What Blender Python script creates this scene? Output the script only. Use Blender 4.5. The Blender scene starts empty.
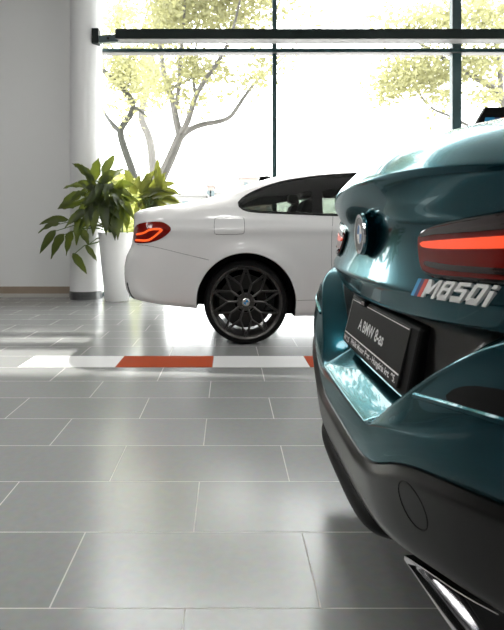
import bpy, bmesh, math, random
from mathutils import Vector, Matrix
from mathutils.bvhtree import BVHTree
random.seed(7)
S = bpy.context.scene
C = S.collection
PI = math.pi
F, CX, CY, H = 550.0, 228.0, 232.0, 0.85          # focal length in px, vanishing point, eye height


def U(px, py, Y):
    """world point at depth Y whose image is (px, py)"""
    return Vector(((px - CX) / F * Y, Y, H - (py - CY) / F * Y))


def sm(a, b, x):
    t = min(1, max(0, (x - a) / (b - a)))
    return t * t * (3 - 2 * t)


def lerp(a, b, t):
    return a + (b - a) * t


def interp(tab, x):
    if x <= tab[0][0]:
        return tab[0][1]
    for (x0, y0), (x1, y1) in zip(tab, tab[1:]):
        if x <= x1:
            return lerp(y0, y1, (x - x0) / (x1 - x0))
    return tab[-1][1]


def spl(tab, x):
    """monotone-ish cubic through table"""
    n = len(tab)
    if x <= tab[0][0]:
        return tab[0][1]
    if x >= tab[-1][0]:
        return tab[-1][1]
    i = max(k for k in range(n - 1) if tab[k][0] <= x)

    def slope(k):
        if k == 0 or k == n - 1:
            a, b = (0, 1) if k == 0 else (n - 2, n - 1)
            return (tab[b][1] - tab[a][1]) / (tab[b][0] - tab[a][0])
        d0 = (tab[k][1] - tab[k - 1][1]) / (tab[k][0] - tab[k - 1][0])
        d1 = (tab[k + 1][1] - tab[k][1]) / (tab[k + 1][0] - tab[k][0])
        if d0 * d1 <= 0:
            return 0
        return 2 * d0 * d1 / (d0 + d1)
    x0, y0 = tab[i]
    x1, y1 = tab[i + 1]
    h = x1 - x0
    t = (x - x0) / h
    m0, m1 = slope(i) * h, slope(i + 1) * h
    return (2*t**3 - 3*t*t + 1)*y0 + (t**3 - 2*t*t + t)*m0 + (-2*t**3 + 3*t*t)*y1 + (t**3 - t*t)*m1


# ------------------------------------------------------------------ materials
def mat(name, col, rough=.5, metal=0, coat=0, coat_rough=.03, emit=None, estr=0, trans=0, ior=1.45, spec=.5, noise=None, bump=None):
    m = bpy.data.materials.new(name)
    m.use_nodes = True
    nt = m.node_tree
    b = nt.nodes['Principled BSDF']
    b.inputs['Base Color'].default_value = (*col, 1)
    b.inputs['Roughness'].default_value = rough
    b.inputs['Metallic'].default_value = metal
    b.inputs['Coat Weight'].default_value = coat
    b.inputs['Coat Roughness'].default_value = coat_rough
    b.inputs['IOR'].default_value = ior
    b.inputs['Specular IOR Level'].default_value = spec
    b.inputs['Transmission Weight'].default_value = trans
    if emit:
        b.inputs['Emission Color'].default_value = (*emit, 1)
        b.inputs['Emission Strength'].default_value = estr
    if noise:                                    # (scale, amount): slight tone variation of the thing itself
        tc = nt.nodes.new('ShaderNodeTexCoord')
        n = nt.nodes.new('ShaderNodeTexNoise')
        n.inputs['Scale'].default_value = noise[0]
        n.inputs['Detail'].default_value = 4
        mx = nt.nodes.new('ShaderNodeMix')
        mx.data_type = 'RGBA'
        k = noise[1]
        mx.inputs[6].default_value = (*[c * (1 - k) for c in col], 1)
        mx.inputs[7].default_value = (*[min(1, c * (1 + k)) for c in col], 1)
        nt.links.new(tc.outputs['Object'], n.inputs['Vector'])
        nt.links.new(n.outputs['Fac'], mx.inputs[0])
        nt.links.new(mx.outputs[2], b.inputs['Base Color'])
    if bump:
        tc = nt.nodes.new('ShaderNodeTexCoord')
        n = nt.nodes.new('ShaderNodeTexNoise')
        n.inputs['Scale'].default_value = bump[0]
        bp = nt.nodes.new('ShaderNodeBump')
        bp.inputs['Strength'].default_value = bump[1]
        bp.inputs['Distance'].default_value = .002
        nt.links.new(tc.outputs['Object'], n.inputs['Vector'])
        nt.links.new(n.outputs['Fac'], bp.inputs['Height'])
        nt.links.new(bp.outputs['Normal'], b.inputs['Normal'])
    return m


def glass_mat(name, tint, gloss=1.0, ior=1.5):
    """thin pane: fresnel mix of clear and mirror"""
    m = bpy.data.materials.new(name)
    m.use_nodes = True
    nt = m.node_tree
    nt.nodes.clear()
    o = nt.nodes.new('ShaderNodeOutputMaterial')
    mx = nt.nodes.new('ShaderNodeMixShader')
    t = nt.nodes.new('ShaderNodeBsdfTransparent')
    t.inputs[0].default_value = (*tint, 1)
    g = nt.nodes.new('ShaderNodeBsdfGlossy')
    g.inputs['Roughness'].default_value = .01
    g.inputs[0].default_value = (gloss, gloss, gloss, 1)
    ge = nt.nodes.new('ShaderNodeNewGeometry')      # Schlick fresnel, the same from both faces
    dt = nt.nodes.new('ShaderNodeVectorMath')
    dt.operation = 'DOT_PRODUCT'
    nt.links.new(ge.outputs['Normal'], dt.inputs[0])
    nt.links.new(ge.outputs['Incoming'], dt.inputs[1])
    last = dt.outputs['Value']
    for op, v in (('ABSOLUTE', None), ('SUBTRACT', 1), ('POWER', 5), ('MULTIPLY_ADD', .96)):
        q = nt.nodes.new('ShaderNodeMath')
        q.operation = op
        if op == 'SUBTRACT':
            q.inputs[0].default_value = 1
            nt.links.new(last, q.inputs[1])
        else:
            nt.links.new(last, q.inputs[0])
            if v is not None:
                q.inputs[1].default_value = v
            if op == 'MULTIPLY_ADD':
                q.inputs[2].default_value = ((ior - 1) / (ior + 1)) ** 2
        last = q.outputs[0]
    nt.links.new(last, mx.inputs[0])
    nt.links.new(t.outputs[0], mx.inputs[1])
    nt.links.new(g.outputs[0], mx.inputs[2])
    nt.links.new(mx.outputs[0], o.inputs[0])
    return m


def leaf_mat(name, col, col2, trans_col, tw, rough=.35, scale=3.0):
    m = bpy.data.materials.new(name)
    m.use_nodes = True
    nt = m.node_tree
    b = nt.nodes['Principled BSDF']
    o = nt.nodes['Material Output']
    b.inputs['Roughness'].default_value = rough
    tc = nt.nodes.new('ShaderNodeTexCoord')
    n = nt.nodes.new('ShaderNodeTexNoise')
    n.inputs['Scale'].default_value = scale
    mx = nt.nodes.new('ShaderNodeMix')
    mx.data_type = 'RGBA'
    mx.inputs[6].default_value = (*col, 1)
    mx.inputs[7].default_value = (*col2, 1)
    nt.links.new(tc.outputs['Object'], n.inputs['Vector'])
    nt.links.new(n.outputs['Fac'], mx.inputs[0])
    nt.links.new(mx.outputs[2], b.inputs['Base Color'])
    t = nt.nodes.new('ShaderNodeBsdfTranslucent')
    t.inputs[0].default_value = (*trans_col, 1)
    ms = nt.nodes.new('ShaderNodeMixShader')
    ms.inputs[0].default_value = tw
    nt.links.new(b.outputs[0], ms.inputs[1])
    nt.links.new(t.outputs[0], ms.inputs[2])
    nt.links.new(ms.outputs[0], o.inputs[0])
    return m


def floor_mat():
    m = bpy.data.materials.new('grey_floor_tiles')
    m.use_nodes = True
    nt = m.node_tree
    b = nt.nodes['Principled BSDF']
    b.inputs['Specular IOR Level'].default_value = .7
    tc = nt.nodes.new('ShaderNodeTexCoord')
    mp = nt.nodes.new('ShaderNodeMapping')
    mp.inputs['Location'].default_value = (.4037 + .3065 + 40 * .613, -1.2424 + 40 * .3155, 0)
    br = nt.nodes.new('ShaderNodeTexBrick')
    br.offset = .5
    br.offset_frequency = 2
    br.squash = 1
    br.inputs['Scale'].default_value = 1
    br.inputs['Brick Width'].default_value = .613
    br.inputs['Row Height'].default_value = .3155
    br.inputs['Mortar Size'].default_value = .0019
    br.inputs['Mortar Smooth'].default_value = .1
    br.inputs['Color1'].default_value = (.305, .310, .306, 1)
    br.inputs['Color2'].default_value = (.33, .336, .331, 1)
    br.inputs['Mortar'].default_value = (.62, .60, .56, 1)
    nt.links.new(tc.outputs['Object'], mp.inputs['Vector'])
    nt.links.new(mp.outputs[0], br.inputs['Vector'])
    no = nt.nodes.new('ShaderNodeTexNoise')
    no.inputs['Scale'].default_value = 40
    no.inputs['Detail'].default_value = 6
    nt.links.new(tc.outputs['Object'], no.inputs['Vector'])
    mx = nt.nodes.new('ShaderNodeMix')
    mx.data_type = 'RGBA'
    mx.blend_type = 'MULTIPLY'
    mx.inputs[0].default_value = .25
    nt.links.new(br.outputs['Color'], mx.inputs[6])
    nt.links.new(no.outputs['Color'], mx.inputs[7])
    nt.links.new(mx.outputs[2], b.inputs['Base Color'])
    rr = nt.nodes.new('ShaderNodeMapRange')
    rr.inputs[3].default_value = FLOOR_ROUGH
    rr.inputs[4].default_value = .6
    nt.links.new(br.outputs['Fac'], rr.inputs[0])
    nt.links.new(rr.outputs[0], b.inputs['Roughness'])
    bp = nt.nodes.new('ShaderNodeBump')
    bp.inputs['Strength'].default_value = .3
    bp.inputs['Distance'].default_value = .002
    bp.invert = True
    nt.links.new(br.outputs['Fac'], bp.inputs['Height'])
    nt.links.new(bp.outputs[0], b.inputs['Normal'])
    return m


FLOOR_ROUGH = .21
M = {}
M['floor'] = floor_mat()
M['wall'] = mat('white_wall_paint', (.80, .80, .79), .6, bump=(60, .15))
M['ceil'] = mat('ceiling_paint', (.35, .35, .35), .8)
M['darkwall'] = mat('charcoal_wall_paint', (.07, .07, .075), .6)
M['base'] = mat('tan_baseboard', (.32, .25, .19), .5, noise=(8, .15))
M['base2'] = mat('pale_strip', (.5, .48, .45), .5)
M['column'] = mat('column_paint', (.8, .8, .8), .45)
M['steel_ring'] = mat('brushed_steel', (.24, .24, .245), .3, 1, noise=(30, .25))
M['bar'] = mat('dark_green_steel', (.005, .011, .010), .4, spec=.2)
M['mull'] = mat('mullion_paint', (.02, .05, .055), .35)
M['bar_grey'] = mat('grey_aluminium', (.065, .067, .066), .5, 0)
M['glass'] = glass_mat('window_glass', (.97, .985, .98))
M['carglass'] = glass_mat('dark_car_glass', (.24, .265, .235), 1.0)
M['white'] = mat('white_car_paint', (.74, .735, .73), .35, 0, 1.0)
M['teal'] = mat('teal_metallic_paint', (.003, .046, .063), .20, .88, .42, .02)
M['teal'].node_tree.nodes['Principled BSDF'].inputs['Specular Tint'].default_value = (.64, .88, .92, 1)
M['diff'] = mat('dark_gloss_plastic', (.006, .0055, .005), .28, .0, .28, .05, spec=.2)
M['black'] = mat('black_plastic', (.004, .004, .004), .5, spec=.15)
M['blackgloss'] = mat('black_gloss', (.006, .006, .006), .08, 0, .5)
M['rubber'] = mat('tyre_rubber', (.006, .006, .006), .6, spec=.2)
M['rim'] = mat('gunmetal_rim', (.10, .096, .092), .30, .75)
M['disc'] = mat('brake_steel', (.06, .058, .055), .4, 1)
M['chrome'] = mat('chrome', (.92, .92, .93), .12, 1)
M['silver'] = mat('satin_silver', (.75, .74, .72), .25, 1)
M['badge'] = mat('bright_badge_silver', (.86, .85, .83), .32, .45)
M['red'] = mat('dark_red_lens', (.17, .006, .003), .12, 0, .25, spec=.4)
M['redlit'] = mat('red_lens', (.55, .02, .005), .12, 0, 1.0)
M['orange'] = mat('orange_light_guide', (.9, .10, .02), .2, 0, .6, emit=(1, .12, .02), estr=.55)
M['redguide'] = mat('red_light_guide', (.8, .05, .02), .2, 0, .6, emit=(1, .10, .03), estr=.5)
M['smoke'] = mat('smoked_lens', (.02, .006, .005), .08, 0, 1.0)
M['seam'] = mat('panel_gap', (.10, .10, .10), .7)
M['seamteal'] = mat('panel_gap_dark', (.004, .010, .012), .7)
M['plate'] = mat('black_plate', (.010, .0095, .009), .45, bump=(300, .1), spec=.3)
M['ink'] = mat('white_print', (.96, .96, .95), .5)
M['blue'] = mat('emblem_blue', (.02, .22, .55), .3, 0, .5)
M['lightblue'] = mat('light_blue_stripe', (.03, .33, .66), .3, 0, .5)
M['darkblue'] = mat('dark_blue_stripe', (.01, .03, .15), .3, 0, .5)
M['stripered'] = mat('red_stripe', (.65, .06, .03), .3, 0, .5)
M['pot'] = mat('white_planter', (.88, .88, .87), .35)
M['soil'] = mat('soil', (.03, .02, .015), .9, noise=(40, .5))
M['stem'] = mat('plant_stem', (.08, .13, .03), .5)
M['leaf'] = leaf_mat('shaded_plant_leaf', (.016, .027, .010), (.042, .062, .018), (.20, .24, .025), .33)  # left plant: its shade is put into the darker leaf colour
M['leaf2'] = leaf_mat('sunlit_plant_leaf', (.022, .034, .010), (.05, .068, .015), (.19, .20, .030), .42)  # right plant: sun from behind is put into the lighter leaf colour
M['bark'] = mat('tree_bark', (.085, .080, .074), .9, noise=(4, .4))
M['bark2'] = mat('dark_tree_bark', (.022, .022, .018), .9, noise=(4, .4))
M['tleaf'] = leaf_mat('tree_leaf', (.075, .078, .032), (.18, .178, .088), (.32, .31, .14), .44, .6, .5)
M['ground'] = mat('pale_paving', (.6, .59, .57), .8, noise=(.5, .1))
M['bush'] = leaf_mat('hedge_leaf', (.22, .26, .09), (.33, .36, .14), (.5, .5, .15), .4, .6, .7)
M['bldg'] = mat('pale_render', (.15, .148, .142), .8)
M['bldg2'] = mat('pink_render', (.19, .145, .13), .8)
M['bwin'] = mat('far_window_glass', (.06, .08, .085), .3)
M['tile_white'] = mat('white_glazed_tile', (.86, .86, .86), .3)
M['tile_orange'] = mat('orange_glazed_tile', (.46, .060, .010), .6, spec=.15)
M['lamp'] = mat('fill_diffuser', (.9, .9, .9), .5, emit=(1, .985, .96), estr=12.0)  # glowing face of the added fill panels
M['lampframe'] = mat('fill_frame', (.6, .6, .6), .4)
M['interior'] = mat('car_interior', (.012, .011, .010), .7)
M['seat'] = mat('seat_leather', (.02, .018, .016), .5)

# ------------------------------------------------------------------ objects
ORG = {}


def root(name, label, cat, loc, group=None):
    o = bpy.data.objects.new(name, None)
    o.empty_display_size = .1
    C.objects.link(o)
    o.location = loc
    o['label'] = label
    o['category'] = cat
    if group:
        o['group'] = group
    ORG[o.name] = Vector(loc)
    return o


def tag(o, label, cat, group=None):
    o['label'] = label
    o['category'] = cat
    if group:
        o['group'] = group
    return o


def obj(name, vs, fs, m, parent=None, smooth=True, angle=None, loc=None):
    """one mesh object; vs in world coordinates"""
    me = bpy.data.meshes.new(name)
    if parent is not None:
        org = ORG[parent.name]
    elif loc is not None:
        org = Vector(loc)
    else:
        org = Vector((0, 0, 0))
    me.from_pydata([tuple(Vector(v) - org) for v in vs], [], fs)
    ms = m if isinstance(m, (list, tuple)) else [m]
    for q in ms:
        me.materials.append(q)
    me.update()
    o = bpy.data.objects.new(name, me)
    C.objects.link(o)
    ORG[o.name] = org
    if parent is not None:
        o.parent = parent
    elif loc is not None:
        o.location = org
    if smooth:
        me.polygons.foreach_set('use_smooth', [True] * len(me.polygons))
        if angle:
            try:
                me.set_sharp_from_angle(angle=math.radians(angle))
            except Exception:
                pass
    return o


class MB:
    def __init__(s):
        s.v, s.f = [], []

    def add(s, vs, fs):
        b = len(s.v)
        s.v += [Vector(v) for v in vs]
        s.f += [tuple(b + i for i in f) for f in fs]
        return s

    def box(s, x0, x1, y0, y1, z0, z1):
        vs = [(x, y, z) for z in (z0, z1) for y in (y0, y1) for x in (x0, x1)]
        return s.add(vs, [(0, 2, 3, 1), (4, 5, 7, 6), (0, 1, 5, 4), (2, 6, 7, 3), (0, 4, 6, 2), (1, 3, 7, 5)])

    def tube(s, pts, rad, n=8, caps=True):
        pts = [Vector(p) for p in pts]
        rads = rad if isinstance(rad, (list, tuple)) else [rad] * len(pts)
        vs, fs = [], []
        prev = None
        for i, p in enumerate(pts):
            d = (pts[min(i + 1, len(pts) - 1)] - pts[max(i - 1, 0)]).normalized()
            ref = prev if prev is not None else (Vector((0, 0, 1)) if abs(d.z) < .9 else Vector((1, 0, 0)))
            a = (ref - d * ref.dot(d)).normalized()
            prev = a
            b = d.cross(a)
            for k in range(n):
                t = 2 * PI * k / n
                vs.append(p + (a * math.cos(t) + b * math.sin(t)) * rads[i])
        for i in range(len(pts) - 1):
            for k in range(n):
                k2 = (k + 1) % n
                fs.append((i * n + k, i * n + k2, (i + 1) * n + k2, (i + 1) * n + k))
        if caps:
            fs.append(tuple(range(n))[::-1])
            fs.append(tuple((len(pts) - 1) * n + k for k in range(n)))
        return s.add(vs, fs)

    def lathe(s, prof, c, n=48, axis='z', closed=False):
        """prof: (r, h) pairs"""
        vs, fs = [], []
        for r, h in prof:
            for k in range(n):
                t = 2 * PI * k / n
                a, b = r * math.cos(t), r * math.sin(t)
                if axis == 'z':
                    vs.append(Vector(c) + Vector((a, b, h)))
                elif axis == 'y':
                    vs.append(Vector(c) + Vector((a, h, b)))
                else:
                    vs.append(Vector(c) + Vector((h, a, b)))
        m = len(prof)
        for i in range(m if closed else m - 1):
            j = (i + 1) % m
            for k in range(n):
                k2 = (k + 1) % n
                fs.append((i * n + k, i * n + k2, j * n + k2, j * n + k))
        return s.add(vs, fs)

    def disc(s, c, r, axis, n=32):
        vs = []
        for k in range(n):
            t = 2 * PI * k / n
            a, b = r * math.cos(t), r * math.sin(t)
            vs.append(Vector(c) + Vector({'x': (0, a, b), 'y': (a, 0, b), 'z': (a, b, 0)}[axis]))
        return s.add(vs, [tuple(range(n))])

    def prism(s, poly, d):
        """poly list of 3-D points, extruded by vector d"""
        n = len(poly)
        d = Vector(d)
        vs = [Vector(p) for p in poly] + [Vector(p) + d for p in poly]
        return s.add(vs, [tuple(range(n))[::-1], tuple(range(n, 2 * n))] + [(i, (i + 1) % n, n + (i + 1) % n, n + i) for i in range(n)])

    def build(s, name, m, parent=None, smooth=False, angle=35, loc=None):
        o = obj(name, s.v, s.f, m, parent, smooth, angle if smooth else None, loc)
        bm = bmesh.new()
        bm.from_mesh(o.data)
        bmesh.ops.recalc_face_normals(bm, faces=bm.faces)
        bm.to_mesh(o.data)
        bm.free()
        return o


def bevel(o, w, seg=2, angle=40):
    md = o.modifiers.new('bevel', 'BEVEL')
    md.width = w
    md.segments = seg
    md.limit_method = 'ANGLE'
    md.angle_limit = math.radians(angle)
    return o


def struct(o):
    o['kind'] = 'structure'
    return o


def bvh_of(os):
    bpy.context.view_layer.update()
    dg = bpy.context.evaluated_depsgraph_get()
    vs, fs = [], []
    for o in os:
        ev = o.evaluated_get(dg)
        me = ev.to_mesh()
        b = len(vs)
        vs += [ev.matrix_world @ v.co for v in me.vertices]
        fs += [tuple(b + i for i in p.vertices) for p in me.polygons]
        ev.to_mesh_clear()
    return BVHTree.FromPolygons(vs, fs)


EYE = Vector((0, 0, H))


def seen(bvh, px, py):
    """the surface point a feature of the photograph lies on, with the surface normal"""
    d = Vector(((px - CX) / F, 1, -(py - CY) / F)).normalized()
    p, n, i, dist = bvh.ray_cast(EYE, d)
    if p is None:
        return None, None
    if n.dot(d) > 0:
        n = -n
    return p, n


def along(bvh, o, d):
    p, n, i, dist = bvh.ray_cast(Vector(o), Vector(d))
    if p is None:
        return None, None
    if n.dot(Vector(d)) > 0:
        n = -n
    return p, n


def resample(poly, n, closed=True, smooth=0):
    pts = [Vector((*p, 0)) if len(p) == 2 else Vector(p) for p in poly]
    if closed:
        pts = pts + [pts[0]]
    for _ in range(smooth):
        q = []
        for a, b in zip(pts, pts[1:]):
            q += [a.lerp(b, .25), a.lerp(b, .75)]
        if closed:
            q.append(q[0])
        else:
            q = [pts[0]] + q + [pts[-1]]
        pts = q
    L = [0]
    for a, b in zip(pts, pts[1:]):
        L.append(L[-1] + (b - a).length)
    out = []
    cnt = n if closed else n - 1
    for k in range(n):
        t = L[-1] * k / cnt
        i = 0
        while i < len(L) - 2 and L[i + 1] < t:
            i += 1
        seg = L[i + 1] - L[i]
        out.append(pts[i].lerp(pts[i + 1], (t - L[i]) / seg if seg > 1e-9 else 0))
    return out


def patch(name, poly, m, parent, hit, lift=.003, depth=.01, dome=0, n=56, rings=7, smooth=1, center=None):
    """a piece seated on a surface. poly: 2-D outline, hit(x, y) -> (point, normal)"""
    out = resample(poly, n, True, smooth)
    c = Vector((*center, 0)) if center else sum(out, Vector((0, 0, 0))) / n
    vs, fs = [], []
    p, nn = hit(c.x, c.y)
    if p is None:
        raise RuntimeError('patch centre misses: ' + name)
    vs.append(p + nn * (lift + dome))
    last = (p, nn)
    for r in range(1, rings + 1):
        for q in out:
            w = c.lerp(q, r / rings)
            p, nn = hit(w.x, w.y)
            if p is None or (last[0] - p).length > .6:
                p, nn = last
            else:
                last = (p, nn)
            vs.append(p + nn * (lift + dome * (1 - (r / rings) ** 2)))
    base = 1 + (rings - 1) * n
    last = (p, nn)
    for q in out:
        p, nn = hit(q.x, q.y)
        if p is None or (last[0] - p).length > .6:
            p, nn = last
        else:
            last = (p, nn)
        vs.append(p - nn * depth)
    for k in range(n):
        fs.append((0, 1 + k, 1 + (k + 1) % n))
    for r in range(rings):
        for k in range(n):
            a, b = 1 + r * n + k, 1 + r * n + (k + 1) % n
            fs.append((a, a + n, b + n, b))
    return obj_fix(obj(name, vs, fs, m, parent, True, 40))


def obj_fix(o):
    bm = bmesh.new()
    bm.from_mesh(o.data)
    bmesh.ops.recalc_face_normals(bm, faces=bm.faces)
    bm.to_mesh(o.data)
    bm.free()
    o.data.set_sharp_from_angle(angle=math.radians(40))
    return o


def line_on(name, pts, m, parent, hit, w=.003, lift=.0006, closed=False, n=40, smooth=1, build=True, mb=None):
    """thin half-round bead or gap line lying on a surface"""
    out = resample(pts, n, closed, smooth)
    ps = []
    for q in out:
        p, nn = hit(q.x, q.y)
        if p is not None and (not ps or (ps[-1] - p).length < .5):
            ps.append(p + nn * lift)
    if closed:
        ps.append(ps[0])
    mb = mb or MB()
    mb.tube(ps, w, 6)
    if build:
        return mb.build(name, m, parent, True)
    return mb


def apply_boolean(o, cutters):
    """cut one shape at a time; a cut that fails the volume test is tried again with tolerant settings"""
    def volume(me):
        bm = bmesh.new()
        bm.from_mesh(me)
        v = bm.calc_volume()
        bm.free()
        return v
    for c in cutters:
        v0 = volume(o.data)
        vc = abs(volume(c.data))
        best = None
        for self_, tol in ((True, False), (False, False), (True, True), (False, True)):
            md = o.modifiers.new('cut', 'BOOLEAN')
            md.object = c
            md.operation = 'DIFFERENCE'
            md.solver = 'EXACT'
            md.use_self = self_
            md.use_hole_tolerant = tol
            md.material_mode = 'TRANSFER'
            bpy.context.view_layer.update()
            dg = bpy.context.evaluated_depsgraph_get()
            me = bpy.data.meshes.new_from_object(o.evaluated_get(dg))
            o.modifiers.clear()
            v1 = volume(me)
            ok = v0 - vc - 1e-4 <= v1 < v0 - 1e-4
            print('CUT', o.name, self_, tol, round(v0, 3), round(v1, 3), round(vc, 3), ok)
            if ok:
                best = me
                break
            bpy.data.meshes.remove(me)
        if best:
            old = o.data
            o.data = best
            bpy.data.meshes.remove(old)
        d = c.data
        bpy.data.objects.remove(c)
        bpy.data.meshes.remove(d)
    me = o.data
    me.polygons.foreach_set('use_smooth', [True] * len(me.polygons))
    me.set_sharp_from_angle(angle=math.radians(38))
    return o


# ------------------------------------------------------------------ room
ZC = 5.2
YW = 7.3
mb = MB(); mb.box(-7, 9.5, -6, 7.45, -.1, 0)
struct(mb.build('floor', M['floor']))
mb = MB(); mb.box(-7, 9.5, -6, 7.45, ZC, ZC + .1)
struct(mb.build('ceiling', M['ceil']))
mb = MB(); mb.box(-7, -1.96, 7.2, 7.45, 0, ZC)
struct(mb.build('wall_back', M['wall']))
mb = MB(); mb.box(-1.96, 9.5, 7.2, 7.45, 4.95, ZC)
struct(mb.build('wall_header', M['wall']))
mb = MB(); mb.box(-7.15, -7, -6, 7.45, 0, ZC)
struct(mb.build('wall_left', M['darkwall']))
mb = MB(); mb.box(9.5, 9.65, -6, 7.45, 0, ZC)
struct(mb.build('wall_right', M['wall']))
mb = MB(); mb.box(-7, 9.5, -6.15, -6, 0, ZC)
struct(mb.build('wall_front', M['darkwall']))
mb = MB(); mb.box(-7, -1.96, 7.185, 7.2, .045, .137)
struct(mb.build('baseboard_back', M['base']))
mb = MB(); mb.box(-7, -1.96, 7.175, 7.2, 0, .045)
struct(mb.build('strip_1', M['base2']))  # pale strip below the tan baseboard

# window: panes and mullions
win = bpy.data.objects.new('window_1', None)
C.objects.link(win)
win['kind'] = 'structure'
win.location = (3.7, YW, 0)
ORG[win.name] = Vector((3.7, YW, 0))
mx1 = (274.5 - CX) / F * YW
mx2 = (455.5 - CX) / F * YW
xs = [-1.96, mx1, mx2, mx2 + (mx2 - mx1), 7.9, 9.5]
ztr = U(0, 53.5, YW).z
for i, (a, b) in enumerate(zip(xs, xs[1:])):
    for z0, z1 in ((.05, ztr - .04), (ztr + .04, 4.95)):
        mb = MB(); mb.box(a, b, YW - .004, YW + .004, z0, z1)
        mb.build('window_pane', M['glass'], win)
for i, x in enumerate(xs[1:-1]):
    w = .029 if i == 0 else .06
    mb = MB(); mb.box(x - w, x + w, YW - (.03 if i == 0 else .05), YW + .05, 0, 4.95)
    bevel(mb.build('mullion', M['mull'], win), .004)
mb = MB()
mb.box(-1.96, 9.5, YW - .09, YW + .06, ztr - .002, ztr + .040)
bevel(mb.build('transom', M['mull'], win), .004)
mb = MB()
mb.box(-1.96, 9.5, YW - .087, YW + .05, ztr - .012, ztr - .003)
bevel(mb.build('transom_trim', M['bar_grey'], win), .004)
mb = MB(); mb.box(-1.96, 9.5, YW - .05, YW + .05, 0, .06)
mb.build('window_sill', M['mull'], win)

# column with steel foot ring
cx, cy, cr = -1.815, 7.03, .200
col = MB(); col.lathe([(cr, .105), (cr, ZC)], (cx, cy, 0), 64)
o = struct(col.build('column', M['column'], None, True))
mb = MB(); mb.lathe([(cr + .006, 0), (cr + .006, .105), (cr - .002, .105)], (cx, cy, 0), 64)
mb.build('column_base_ring', M['steel_ring'], o, True)

# horizontal rail bolted to the column
yr = 6.80
zt, zm = U(0, 28.5, yr).z, U(0, 38.2, yr).z
zb = zm - .008
x0 = U(115, 0, yr).x
rail = root('steel_rail', 'long black horizontal steel rail across the window, bracketed to the white column', 'rail', (x0, yr, zm))
mb = MB(); mb.box(x0, 9.5, yr, yr + .16, zm, zt)
bevel(mb.build('rail_bar', M['bar'], rail), .006)
mb = MB()
mb.box(x0 + .02, 9.5, yr + .004, yr + .175, zb, zm)
o = mb.build('rail_underside', M['bar_grey'], rail)
o['label'] = 'grey lower lip of the rail'
bk = MB()
xa = cx + cr - .03
bk.box(xa - .05, xa + .035, yr + .03, yr + .15, U(0, 42, yr).z, U(0, 27, yr).z)
br = bk.build('wall_bracket', M['bar'], rail)
bevel(br, .006)
bk = MB()
bk.prism([(xa + .03, yr + .05, U(0, 34, yr).z), (x0 + .03, yr + .05, U(0, 32.5, yr).z), (x0 + .03, yr + .05, U(0, 40, yr).z), (xa + .03, yr + .05, U(0, 41, yr).z)], (0, .07, 0))
bevel(bk.build('bracket_arm', M['mull'], br), .005)
bk = MB(); bk.lathe([(0, -.012), (.018, -.012), (.018, .01)], ((xa + x0) / 2 + .03, yr + .05, U(0, 37, yr).z), 16, 'y')
bk.build('bolt', M['bar'], br, True)

# coloured tiles let into the floor
ty0, ty1 = 3.4515 + .004, 3.767 - .004
tx = [-1.323 + .613 * k for k in range(5)]
tl = ['white glazed floor tile at the open left end of the coloured strip',
      'orange-red floor tile lying between two white tiles',
      'white glazed floor tile in front of the white car\'s rear wheel',
      'orange-red floor tile partly hidden by the teal car\'s bumper corner']
for i in range(4):
    mb = MB()
    mb.box(tx[i] + .002, tx[i + 1] - .002, ty0, ty1, 0, .0022)
    o = mb.build('floor_tile', M['tile_white' if i % 2 == 0 else 'tile_orange'], None, loc=((tx[i] + tx[i + 1]) / 2, (ty0 + ty1) / 2, 0))
    o['kind'] = 'thing'
    tag(o, tl[i], 'tile', 'coloured tiles set into the floor')

# unseen ceiling panels, added as fill light for the room
li = 0
for x in (-6.2, -4.6, -2.4, -.15, 3.4, 6.6):
    for y in (-4.2, -1.6, 2.35):
        if x == -2.4 and y != 2.35:
            continue
        li += 1
        r = root('ceiling_fill_light', 'unseen square white ceiling panel added as fill light', 'light', (x, y, ZC - .06), 'added ceiling fill panels')
        mb = MB()
        for a, b, c, d in ((-.42, .42, -.42, -.38), (-.42, .42, .38, .42), (-.42, -.38, -.38, .38), (.38, .42, -.38, .38)):
            mb.box(x + a, x + b, y + c, y + d, ZC - .06, ZC)
        mb.build('fill_frame', M['lampframe'], r)
        mb = MB(); mb.box(x - .38, x + .38, y - .38, y + .38, ZC - .045, ZC - .01)
        mb.build('fill_diffuser', M['lamp'], r)


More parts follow.
